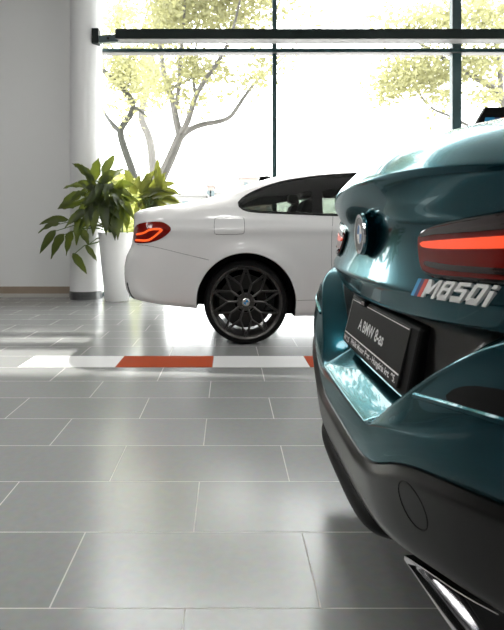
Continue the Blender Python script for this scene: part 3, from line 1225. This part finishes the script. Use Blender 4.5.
def fit(vs, w=None, h=None):
    x0, x1 = min(v.x for v in vs), max(v.x for v in vs)
    y0, y1 = min(v.y for v in vs), max(v.y for v in vs)
    sx = w / (x1 - x0) if w else None
    sy = h / (y1 - y0) if h else None
    sx = sx or sy
    sy = sy or sx
    return [Vector(((v.x - x0) * sx, (v.y - y0) * sy, v.z)) for v in vs]


# model badge: three stripes, then the characters
def badge_pt(s, t, d):
    a = .351 + s * .95
    z = .7395 + .035 * s + t
    p, nn = LH(a, z)
    return p + nn * (.0015 + d)


GL = {
    'M': (1.18, [[(0, 0), (.26, 0), (.26, 1), (0, 1)], [(.92, 0), (1.18, 0), (1.18, 1), (.92, 1)], [(.26, 1), (.26, .62), (.47, .16), (.59, .16), (.59, .50)], [(.92, 1), (.92, .62), (.71, .16), (.59, .16), (.59, .50)]]),
    '8': (.86, [[(.06, .81), (.80, .81), (.80, 1), (.06, 1)], [(.06, .42), (.80, .42), (.80, .60), (.06, .60)], [(.06, 0), (.80, 0), (.80, .19), (.06, .19)],
                [(0, .06), (.25, .06), (.25, .48), (0, .48)], [(.61, .06), (.86, .06), (.86, .48), (.61, .48)], [(.02, .54), (.25, .54), (.25, .94), (.02, .94)], [(.61, .54), (.84, .54), (.84, .94), (.61, .94)]]),
    '5': (.86, [[(0, .80), (.84, .80), (.84, 1), (0, 1)], [(0, .44), (.80, .44), (.80, .63), (0, .63)], [(0, 0), (.80, 0), (.80, .19), (0, .19)], [(0, .5), (.25, .5), (.25, .9), (0, .9)], [(.61, .06), (.86, .06), (.86, .57), (.61, .57)]]),
    '0': (.88, [[(.07, .80), (.81, .80), (.81, 1), (.07, 1)], [(.07, 0), (.81, 0), (.81, .20), (.07, .20)], [(0, .07), (.26, .07), (.26, .93), (0, .93)], [(.62, .07), (.88, .07), (.88, .93), (.62, .93)]]),
    'i': (.26, [[(0, 0), (.26, 0), (.26, .68), (0, .68)], [(0, .79), (.26, .79), (.26, 1), (0, 1)]])}
mb = MB()
cur, hh = .0405, .0265
ww = .200 / 5.2
for ch in 'M850i':
    adv, pol = GL[ch]
    for q in pol:
        top = [badge_pt(cur + (x + .20 * y) * ww * .96, y * hh, .0036) for x, y in q]
        bot = [badge_pt(cur + (x + .20 * y) * ww * .96, y * hh, -.002) for x, y in q]
        n = len(q)
        mb.add(top + bot, [tuple(range(n)), tuple(range(2 * n - 1, n - 1, -1))] + [(k, n + k, n + (k + 1) % n, (k + 1) % n) for k in range(n)])
    cur += (adv + .22) * ww * .96
vs, fs = mb.v, mb.f
bd = obj('model_badge', vs, fs, M['badge'], teal, False)
bd['label'] = 'silver characters M850i behind slanted stripes'
for i, mm in enumerate(('lightblue', 'darkblue', 'stripered')):
    s0, s1 = .002 + .0125 * i, .002 + .0125 * (i + 1) - .0008
    q = []
    for d in (.0035, -.002):
        q += [badge_pt(s0, 0, d), badge_pt(s1, 0, d), badge_pt(s1 + .007, .0265, d), badge_pt(s0 + .007, .0265, d)]
    mb = MB(); mb.add(q, [(0, 1, 2, 3), (7, 6, 5, 4), (0, 4, 5, 1), (1, 5, 6, 2), (2, 6, 7, 3), (3, 7, 4, 0)])
    mb.build('badge_stripe', M[mm], bd)

# plate holder and plate
def RP(a, z, x):
    return Vector((x, GY - a, z))


def box_rear(mb, a0, a1, z0, z1, x0, x1, tilt=.0):
    """x0 is the rear-most face; tilt moves the top forward"""
    q = []
    for x in (x0, x1):
        q += [RP(a0, z0, x), RP(a1, z0, x), RP(a1, z1, x + tilt), RP(a0, z1, x + tilt)]
    mb.add(q, [(0, 1, 2, 3), (7, 6, 5, 4), (0, 4, 5, 1), (1, 5, 6, 2), (2, 6, 7, 3), (3, 7, 4, 0)])


ps_ = -.250, .250
pz0, pz1 = .542, .662
tilt = .030
PX = .330
mb = MB(); box_rear(mb, -.275, .298, .530, .672, PX + .004, PX + .05, tilt)
hold = mb.build('plate_holder', M['black'], teal)
bevel(hold, .010, 3)
mb = MB(); box_rear(mb, *ps_, pz0, pz1, PX, PX + .008, tilt)
plate = mb.build('licence_plate', M['plate'], teal)
bevel(plate, .002)


def plate_pt(s, t, d=.0006):
    """s from the plate's left edge to the right seen from behind, t up from the bottom"""
    return RP(-.250 + s, pz0 + t, PX + tilt * t / (pz1 - pz0) - d)


def plate_quad(mb, s0, s1, t0, t1, d=.0006):
    mb.add([plate_pt(s0, t0, d), plate_pt(s1, t0, d), plate_pt(s1, t1, d), plate_pt(s0, t1, d)], [(0, 1, 2, 3)])


mb = MB()
plate_quad(mb, .004, .0065, .026, .1165)
plate_quad(mb, .004, .13, .114, .1165)
plate_quad(mb, .165, .494, .114, .1165)
plate_quad(mb, .004, .496, .024, .0275)
o = mb.build('plate_border', M['ink'], plate)
for body, w, h, s0, t0, nm in (('A BMW 8-as', .228, .029, .128, .052, 'plate_text'), ('W I S', .062, .015, .008, .004, 'dealer_logo'), ('Wallis Motor Pest - Hungária krt. 95.', .395, .0185, .090, .0025, 'dealer_text')):
    vs, fs = text_mesh(body, 1, 0, .026)
    vs = fit(vs, w, h)
    vs = [plate_pt(s0 + v.x, t0 + v.y, .0008) for v in vs]
    obj(nm, vs, fs, M['ink'], plate, False)
# holder clips
for s0 in (.125,):
    mb = MB(); box_rear(mb, -.25 + s0, -.25 + s0 + .040, pz1 - .006, pz1 + .008, PX + .021, PX + .04, 0)
    bevel(mb.build('holder_clip', M['blackgloss'], hold), .003)

# black air slot in the side of the bumper, with a bright ledge below
for s_ in (1, -1):
    sl = [(.545, .612), (.60, .618), (.70, .630), (.80, .640), (.82, .655), (.80, .668), (.72, .664), (.63, .654), (.57, .636)]
    patch('bumper_slot', [(s_ * a, z) for a, z in sl], M['black'], teal, BH, .002, .004, -.001, 60, 5, 1)
    lg = [(s_ * a, z) for a, z in ((.45, .588), (.50, .597), (.56, .608), (.64, .620), (.74, .632), (.82, .642))]
    line_on('bumper_ledge', lg, M['teal'], teal, BH, .005, .0008, False, 40, 1)

# towing-eye cover
ring = [(.48 + .040 * math.cos(t), .428 + .033 * math.sin(t)) for t in [2 * PI * k / 32 for k in range(32)]]
line_on('towing_eye_cover', ring, M['black'], teal, DH, .0016, -.0006, True, 64, 0)
ring = [(-.48 + .040 * math.cos(t), .428 + .033 * math.sin(t)) for t in [2 * PI * k / 32 for k in range(32)]]
line_on('towing_eye_cover', ring, M['black'], teal, DH, .0016, -.0006, True, 64, 0)

# exhaust tips: pointed trapezoids
for s_ in (1, -1):
    outl = [(.308, .258), (.40, .281), (.50, .305), (.63, .343), (.70, .362), (.725, .355), (.725, .30), (.70, .282), (.54, .272), (.40, .264)]

    def ex(a):
        return .318 + .02 * sm(.5, .8, a)

    def slant(z):
        return (z - .262) * .75
    O = resample(outl, 80, True, 1)
    cxy = sum(O, Vector((0, 0, 0))) / 80
    I_ = [cxy + (p - cxy) * .74 for p in O]
    vs, fs = [], []
    for pts, dx in ((O, .10), (O, .006), ([cxy + (p - cxy) * .985 for p in O], .0), ([cxy + (p - cxy) * .93 for p in O], .0), (I_, .012), ([cxy + (p - cxy) * .70 for p in O], .12)):
        for p in pts:
            vs.append(RP(s_ * p.x, p.y, ex(p.x) + dx + slant(p.y)))
    for r in range(5):
        for k in range(80):
            k2 = (k + 1) % 80
            fs.append((r * 80 + k, r * 80 + k2, (r + 1) * 80 + k2, (r + 1) * 80 + k))
    e = obj_fix(obj('exhaust_tip', vs, fs, M['chrome'], teal, True))
    mb = MB(); mb.add([RP(s_ * (cxy.x + (p.x - cxy.x) * .71), cxy.y + (p.y - cxy.y) * .71, ex(p.x) + .118 + slant(p.y)) for p in O], [tuple(range(80))])
    mb.build('exhaust_baffle', M['disc'], e)

# ================================================================== SIGN BEHIND THE TEAL CAR
sy = 3.0
sg = root('display_sign', 'black sloping display sign with a blue stripe, behind the teal car', 'sign', (1.62, sy, 0))
face = [(473.5, 128), (485.5, 107.2), (520, 107), (545, 107), (540, 160), (455, 160)]
pts = [U(*q, sy) for q in face]
mb = MB(); mb.prism(pts, (0, .03, 0))
b = mb.build('sign_board', M['black'], sg)
for (q, m_) in ((((485.3, 117.5), (494.6, 117.5), (491.2, 134), (481.5, 134)), 'lightblue'), (((494.6, 117.5), (501.5, 117.5), (498.6, 134), (491.2, 134)), 'darkblue'), (((501.5, 117.5), (511, 117.5), (508.6, 134), (498.6, 134)), 'stripered')):
    mb = MB(); mb.prism([U(*k, sy) - Vector((0, .002, 0)) for k in q], (0, .0025, 0))
    mb.build('sign_stripe', M[m_], b)
mb = MB(); mb.box(1.585, 1.625, sy + .01, sy + .05, .02, 1.3)
mb.build('post', M['bar'], sg)
mb = MB(); mb.lathe([(0, 0), (.2, 0), (.2, .02), (0, .025)], (1.605, sy + .03, 0), 40)
mb.build('sign_base', M['bar'], sg, True)


# ================================================================== PLANTS
def leaf(mb, b, t, w, nrm, droop=.12, fold=.25, nseg=8):
    b, t = Vector(b), Vector(t)
    L = (t - b).length
    d = (t - b).normalized()
    sd = d.cross(nrm)
    if sd.length < .2:
        sd = d.cross(Vector((.3, -1, .2)))
    sd.normalize()
    up = sd.cross(d).normalized()
    vs, fs = [], []
    for i in range(nseg + 1):
        u = i / nseg
        wd = w * .5 * (math.sin(PI * min(1, u ** .75 * 1.0)) ** .8 if 0 < u < 1 else .02) * (1.05 - .25 * u)
        if u < .12:
            wd = max(.004, wd * u / .12)
        c = b + d * L * u + Vector((0, 0, 1)) * (L * droop * 4 * u * (1 - u))
        wave = .012 * math.sin(u * 17 + w * 100)
        vs += [c - sd * wd + up * (fold * wd + wave), c - sd * wd * .5 + up * fold * wd * .35, c, c + sd * wd * .5 + up * fold * wd * .35, c + sd * wd + up * (fold * wd - wave)]
    for i in range(nseg):
        for k in range(4):
            fs.append((i * 5 + k, i * 5 + k + 1, (i + 1) * 5 + k + 1, (i + 1) * 5 + k))
    mb.add(vs, fs)


def plant(name, label, c, rtop, rbot, h, leaves, rnd, lm, crown, front):
    r = root(name, label, 'plant', (c[0], c[1], 0), 'potted plants by the column')
    p = MB()
    p.lathe([(0, .0), (rbot, .0), (rbot + .008, .01), (lerp(rbot, rtop, .5) + .004, h * .5), (rtop, h - .01), (rtop - .004, h), (rtop - .02, h), (rtop - .03, h - .05), (0, h - .05)], (c[0], c[1], 0), 64)
    p.build('planter', M['pot'], r, True, 50)
    so = MB(); so.disc((c[0], c[1], h - .04), rtop - .028, 'z', 40)
    so.build('soil', M['soil'], r)
    lv, st = MB(), MB()
    for (bx, by, tx_, ty_, w, dy) in leaves:
        yb = c[1] + dy * .4 + rnd.uniform(-.05, .05)
        yt = c[1] + dy
        if bx < 108:
            yb = min(yb, 6.62)
        if tx_ < 110:
            yt, yb = min(yt, 6.62), min(yb, 6.64)
        if front > 0:
            yb, yt = min(yb, c[1] + .02), min(yt, c[1] + .05)
        elif front < 0:
            yb, yt = max(yb, c[1] - .02), min(7.22, max(yt, c[1] - .03))
        b, t = U(bx, by, yb), U(tx_, ty_, yt)
        nrm = Vector((rnd.uniform(-.5, .5), -1, rnd.uniform(.1, .9))).normalized()
        leaf(lv, b, t, w * 1.22, nrm, rnd.uniform(.02, .12))
        s0 = Vector((c[0] + rnd.uniform(-.07, .07), c[1] + rnd.uniform(-.07, .07), h - .05))
        mid = Vector((lerp(s0.x, b.x, .35), lerp(s0.y, b.y, .35), lerp(s0.z, b.z, .75) + .08))
        path = [s0, s0.lerp(mid, .5) + Vector((0, 0, .03)), mid, mid.lerp(b, .55) + Vector((0, 0, .03)), b + (t - b) * .06]
        st.tube(path, [.010, .009, .008, .006, .004], 6)
    x0, x1, y0, y1, nn = crown
    for k in range(nn):
        bx, by = rnd.uniform(x0, x1), rnd.uniform(y0, y1)
        ang = rnd.uniform(0, 2 * PI)
        ln = rnd.uniform(20, 34)
        dx, dy2 = math.cos(ang) * ln, abs(math.sin(ang)) * ln * (1 if rnd.random() < .75 else -1)
        dy = rnd.uniform(-.34, -.06) if front > 0 else rnd.uniform(0, .22)
        b, t = U(bx, by, c[1] + dy * .4), U(bx + dx * .7, by + dy2, c[1] + dy)
        if min(bx, bx + dx * .7) < 110:
            b, t = U(bx, by, 6.6), U(bx + dx * .7, by + dy2, 6.6)
        leaf(lv, b, t, rnd.uniform(.075, .115), Vector((rnd.uniform(-.6, .6), -1, rnd.uniform(0, .9))).normalized(), rnd.uniform(0, .1))
        s0 = Vector((c[0] + rnd.uniform(-.07, .07), c[1] + rnd.uniform(-.07, .07), h - .05))
        st.tube([s0, s0.lerp(b, .6) + Vector((0, 0, .06)), b + (t - b) * .05], [.009, .007, .004], 5)
    lv.build('foliage', lm, r, True, 80)
    st.build('stems', M['stem'], r, True)
    return r


def z6(x, y):
    return 30 + x / 3.15, 150 + y / 3.15


L1 = []
for bx, by, tx_, ty_, w, dy in (
        (195, 98, 132, 42, .085, .1), (200, 100, 155, 45, .07, .2), (205, 98, 216, 26, .125, .15), (228, 80, 268, 14, .10, .2), (238, 104, 302, 62, .10, .2), (225, 110, 262, 80, .09, -.2),
        (190, 120, 104, 122, .07, -.1), (200, 118, 150, 98, .09, -.25), (165, 135, 88, 186, .11, -.1), (160, 170, 92, 186, .09, .1), (122, 220, 28, 236, .075, 0), (96, 232, 26, 262, .06, .15),
        (80, 252, 30, 328, .085, -.1), (106, 264, 66, 344, .10, .05), (132, 255, 114, 334, .095, -.2), (135, 325, 180, 392, .085, -.2), (175, 300, 212, 352, .06, .1), (160, 215, 146, 300, .11, -.25),
        (205, 155, 198, 272, .12, -.3), (226, 160, 240, 272, .115, -.35), (250, 165, 268, 286, .12, -.25), (284, 180, 276, 284, .11, -.3), (304, 180, 306, 262, .10, -.2), (225, 125, 170, 180, .10, -.35),
        (240, 125, 300, 170, .11, -.35), (250, 120, 325, 150, .10, -.2), (210, 140, 140, 235, .11, -.15), (185, 190, 110, 245, .10, -.25), (190, 175, 180, 255, .10, -.3), (265, 140, 330, 225, .11, -.25),
        (160, 250, 185, 300, .09, -.1), (180, 130, 125, 165, .09, -.3), (230, 105, 205, 150, .09, -.4), (255, 105, 235, 160, .10, -.4), (270, 110, 330, 110, .09, .1)):
    L1.append((*z6(bx, by), *z6(tx_, ty_), w, dy))
L2 = []
for bx, by, tx_, ty_, w, dy in (
        (335, 130, 345, 78, .08, .1), (350, 118, 402, 62, .10, .15), (368, 138, 462, 104, .11, .1), (380, 150, 458, 138, .10, -.1), (400, 160, 486, 176, .09, .1), (342, 150, 425, 128, .11, -.2),
        (358, 172, 445, 182, .11, -.15), (322, 118, 298, 58, .09, .2), (345, 135, 385, 95, .10, -.1), (360, 150, 410, 195, .10, -.3), (340, 160, 380, 200, .10, -.3), (335, 140, 310, 100, .09, -.1),
        (370, 130, 430, 70, .08, .25), (350, 165, 330, 215, .10, -.25), (380, 170, 470, 160, .09, .2), (330, 150, 300, 190, .09, -.1), (365, 120, 372, 70, .08, .3)):
    L2.append((*z6(bx, by), *z6(tx_, ty_), w, dy))
rnd = random.Random(5)
pc = (U(117.3, 0, 6.86).x, 6.82)
plant('potted_plant', 'dark broad-leaved plant in a tall white tapered planter, leaves drooping over the column', pc, .225, .14, .845, L1, rnd, M['leaf'], (92, 122, 185, 212, 26), 1)
pc2 = (U(153, 0, 7.0).x, 7.02)
plant('potted_plant', 'yellow-green sunlit plant behind the white car\'s rear light', pc2, .20, .14, .80, L2, rnd, M['leaf2'], (140, 164, 186, 205, 14), -1)


# ================================================================== OUTSIDE
mb = MB(); mb.box(-60, 80, 7.5, 140, -.12, -.02)
o = struct(mb.build('ground', M['ground']))


def tree(label, D, branches, clusters, bark, seed, n_leaf, size, base):
    """branches: list of ([(px, py, dy)...], r0, r1); clusters: (px, py, rx, ry, weight)"""
    rd = random.Random(seed)
    r = root('tree', label, 'tree', (base[0], D + base[1], -.02), 'trees outside the window')
    tb = MB()
    for pts, r0, r1 in branches:
        P = [U(px, py, D + dy) for px, py, dy in pts]
        P = resample(P, max(8, 4 * len(P)), False, 2)
        r0, r1 = r0 * D / 12, r1 * D / 12
        tb.tube(P, [lerp(r0, r1, k / (len(P) - 1)) for k in range(len(P))], 8)
    tb.build('trunk', bark, r, True)
    lf = MB()
    tot = sum(c[4] for c in clusters)
    for (px, py, rx, ry, wt) in clusters:
        # each cluster is broken into sprays
        n = int(n_leaf * wt / tot)
        k = 0
        while k < n:
            sx, sy_, sd_ = rd.gauss(0, .6), rd.gauss(0, .6), max(-1.2, min(1.2, rd.gauss(0, .7)))
            cc = U(px + sx * rx, py + sy_ * ry, D + sd_)
            for j in range(rd.randint(8, 16)):
                k += 1
                p = cc + Vector((rd.gauss(0, .17) * D / 12, rd.gauss(0, .2), rd.gauss(0, .13) * D / 12))
                a = Vector((rd.gauss(0, 1), rd.gauss(0, 1), rd.gauss(0, .7) - .3)).normalized()
                b = a.cross(Vector((rd.gauss(0, 1), rd.gauss(0, 1), rd.gauss(0, 1)))).normalized()
                s = size * D / 12 * rd.uniform(.6, 1.3)
                nn = a.cross(b)
                lf.add([p - a * s * .5, p - a * s * .05 + b * s * .32 + nn * s * .08, p + a * s * .6, p - a * s * .05 - b * s * .32 + nn * s * .08], [(0, 1, 2), (0, 2, 3)])
    obj('foliage', lf.v, lf.f, M['tleaf'], r, False)
    return r


gz = lambda D: CY + F * (H + .02) / D            # image row of the ground at depth D
D1 = 14.6
tree('slim dark tree leaning left close to the window edge', D1,
     [([(146, gz(D1), 0), (141, 205, 0), (133, 172, 0), (124, 148, 0), (119, 130, 0), (127, 120, 0), (132.5, 112, 0), (134, 104, -.1), (125, 91, -.2), (113, 79, -.4), (98, 66, -.6), (70, 40, -.8)], .11, .045),
      ([(119.5, 131, 0), (114, 126, .2), (106, 116, .5), (98, 100, .8)], .06, .02),
      ([(133, 106, -.1), (142, 112, -.3), (150, 119, -.5), (153, 121.5, -.6)], .035, .012),
      ([(125, 91, -.2), (132, 70, .2), (138, 40, .6), (150, 5, .9)], .045, .015)],
     [(118, 70, 9, 14, 3), (130, 82, 12, 12, 2), (120, 15, 10, 14, 3), (138, 60, 12, 12, 2), (145, 95, 10, 8, .8), (105, 40, 14, 20, 2), (125, 110, 8, 8, .5)], M['bark2'], 3, 2600, .11, (U(146, 0, D1).x, 0))
D2 = 19.0
tree('thin grey tree standing between the leaning tree and the forked tree', D2,
     [([(155, gz(D2), 0), (154, 190, 0), (153, 167, 0), (150.5, 140, 0), (143, 124, 0), (141, 117, 0), (142.5, 104, .1), (150, 85, .3), (152, 60, .5), (160, 20, .8), (165, -20, 1)], .12, .03)],
     [(150, 75, 10, 14, 2), (158, 30, 14, 14, 2.5), (140, 85, 10, 10, 1), (165, 5, 14, 10, 2)], M['bark'], 4, 1500, .12, (U(155, 0, D2).x, 0))
D3 = 10.3
tree('large forked pale-barked tree in the middle of the left window pane', D3,
     [([(150, gz(D3), 0), (155, 195, 0), (160, 180, 0), (170, 160, 0), (178, 140, 0), (181, 134, 0)], .155, .10),
      ([(180, 136, 0), (175.5, 118, .1), (173.5, 103, .2), (168, 88, .3), (164, 76, .4), (162, 60, .6), (158, 30, .9), (150, 0, 1.2)], .085, .025),
      ([(175, 112, .1), (178, 95, -.1), (180, 75, -.3), (180, 58, -.5), (184, 20, -.8), (186, -15, -1)], .055, .02),
      ([(181, 134, 0), (187, 124, -.2), (192, 108, -.4), (196, 94, -.5), (206, 79, -.7), (219, 61, -1), (232, 35, -1.3), (240, 0, -1.6)], .075, .02),
      ([(196, 94, -.5), (193, 82, -.3), (194, 60, 0), (200, 20, .3)], .04, .015),
      ([(181, 137, 0), (190, 129, .2), (203, 124, .4), (218, 122, .6), (230, 118, .8), (237, 108, 1), (244, 97, 1.2), (256, 81, 1.4), (268, 71, 1.6), (282, 60, 1.8), (300, 40, 2.2)], .07, .018),
      ([(171, 88, .3), (190, 80, .3), (205, 68, .4), (215, 58, .4)], .03, .012)],
     [(175, -12, 24, 16, 6), (215, -22, 24, 18, 7), (250, -16, 22, 16, 5), (280, -25, 20, 18, 4), (230, 10, 30, 14, 2), (170, 20, 16, 14, 3), (200, 12, 22, 12, 3.5), (185, 70, 14, 10, 1.6), (210, 72, 16, 9, 1.2), (240, 20, 22, 14, 1.5), (160, 85, 10, 10, 1.0), (255, 78, 16, 8, .9), (205, 98, 14, 6, .5), (275, 62, 12, 8, .5), (182, 100, 12, 9, .5), (290, 20, 24, 14, .5)], M['bark'], 5, 11000, .115, (U(150, 0, D3).x, 0))
D4 = 12.5
tree('broad spreading tree behind the right-hand mullion', D4,
     [([(540, gz(D4), 0), (532, 190, 0), (524, 150, 0), (512, 118, 0), (501, 98, 0), (492, 86, 0), (479, 80, 0), (455, 66, .3), (430, 50, .5), (400, 30, .8)], .15, .03),
      ([(520, 140, 0), (490, 132, -.3), (470, 127, -.4), (452, 116.5, -.5), (437, 111.5, -.6), (426, 104, -.7), (420, 94, -.8)], .05, .02),
      ([(501, 98, 0), (500, 60, .3), (490, 20, .5), (480, -20, .8)], .07, .02)],
     [(400, 78, 16, 12, 2.6), (425, 70, 16, 14, 3.2), (440, 90, 12, 12, 1.4), (485, 62, 16, 12, 2), (490, 95, 14, 10, .8), (470, 15, 26, 16, 3.2), (430, 20, 22, 14, 2), (390, 20, 16, 12, .8), (385, 92, 8, 9, .6), (505, 20, 16, 20, 1.5), (455, 75, 10, 12, 1)], M['bark'], 6, 6000, .12, (U(540, 0, D4).x, 0))

# clipped hedge shrubs between trees
rd = random.Random(9)
for (px, D, w, h, lab) in ((118, 12.0, .65, 1.6, 'tall light green bush left of the trees, beside the column'), (143, 16.6, .55, 1.6, 'light green bush between the thin trees')):
    c = U(px, 0, D)
    r = root('bush', lab, 'bush', (c.x, D, -.02), 'bushes outside')
    lf = MB()
    for k in range(1600):
        t = rd.uniform(0, 2 * PI)
        ph = rd.uniform(0, PI)
        q = rd.uniform(.75, 1.05)
        p = Vector((c.x + w * q * math.sin(ph) * math.cos(t), D + w * q * math.sin(ph) * math.sin(t), h * .55 + h * .52 * q * math.cos(ph) + .35))
        a = Vector((rd.gauss(0, 1), rd.gauss(0, 1), rd.gauss(0, 1))).normalized()
        b = a.cross(Vector((rd.gauss(0, 1), rd.gauss(0, 1), rd.gauss(0, 1)))).normalized()
        s = .11
        lf.add([p - a * s, p + b * s * .5, p + a * s, p - b * s * .5], [(0, 1, 2, 3)])
    obj('foliage', lf.v, lf.f, M['bush'], r, False)
    mb = MB(); mb.tube([(c.x, D, -.02), (c.x, D, h * .8)], [.06, .03], 8)
    mb.build('trunk', M['bark'], r, True)

# pale buildings far away
for (pa, pb, py, D, m_, lab) in ((150, 206, 196, 60, 'bldg', 'long low pale building beyond the forked tree'), (207, 214, 186, 70, 'bldg2', 'narrow pinkish building far outside the window'), (216, 240, 193, 56, 'bldg', 'pale flat-roofed building with dark windows above the white car\'s boot'), (240, 275, 178, 75, 'bldg2', 'pinkish building far off behind the white car\'s roof')):
    a, b = U(pa, py, D), U(pb, py, D)
    r = root('building', lab, 'building', ((a.x + b.x) / 2, D + 3, -.02), 'buildings far outside')
    mb = MB(); mb.box(a.x, b.x, D, D + 6, -.02, a.z)
    w = mb.build('facade', M[m_], r)
    mb = MB(); mb.box(a.x - .15, b.x + .15, D - .15, D + 6.15, a.z, a.z + .3)
    mb.build('roof_edge', M['bldg'], r)
    nx = max(2, int((b.x - a.x) / 1.4))
    nz = max(1, int(a.z / 1.8))
    for i in range(nx):
        for j in range(nz):
            x = a.x + (i + .5) * (b.x - a.x) / nx
            z = a.z - .9 - j * 1.7
            mb = MB(); mb.box(x - .3, x + .3, D - .04, D + .02, z - .45, z + .35)
            mb.build('building_window', M['bwin'], w)

# ================================================================== LIGHT
wd = bpy.data.worlds.new('sky')
S.world = wd
wd.use_nodes = True
nt = wd.node_tree
bg = nt.nodes['Background']
bg.inputs[0].default_value = (1.0, 1.0, 1.0, 1)
bg.inputs[1].default_value = 7.0
sun = bpy.data.lights.new('sun', 'SUN')
sun.energy = 7.0
sun.angle = math.radians(1.2)
sun.color = (1, .96, .9)
so = bpy.data.objects.new('sun', sun)
C.objects.link(so)
so.location = (3, 20, 20)
d = Vector((-.30, -1 / 1.185, -1.0))
so.rotation_euler = d.to_track_quat('-Z', 'Y').to_euler()

# ================================================================== CAMERA
cam = bpy.data.cameras.new('camera')
cam.sensor_fit = 'AUTO'
cam.sensor_width = 36
cam.lens = 36 * F / 630
cam.shift_x = (252 - CX) / 630
cam.shift_y = -(315 - CY) / 630
cam.clip_start = .02
cam.clip_end = 400
cam.dof.use_dof = True
cam.dof.focus_distance = 2.0
cam.dof.aperture_fstop = 13
co = bpy.data.objects.new('camera', cam)
C.objects.link(co)
co.location = EYE
co.rotation_euler = (PI / 2, 0, 0)
S.camera = co
S.view_settings.view_transform = 'Standard'
S.view_settings.look = 'None'
S.view_settings.gamma = 1
S.view_settings.exposure = 0.6
S.view_settings.use_curve_mapping = False
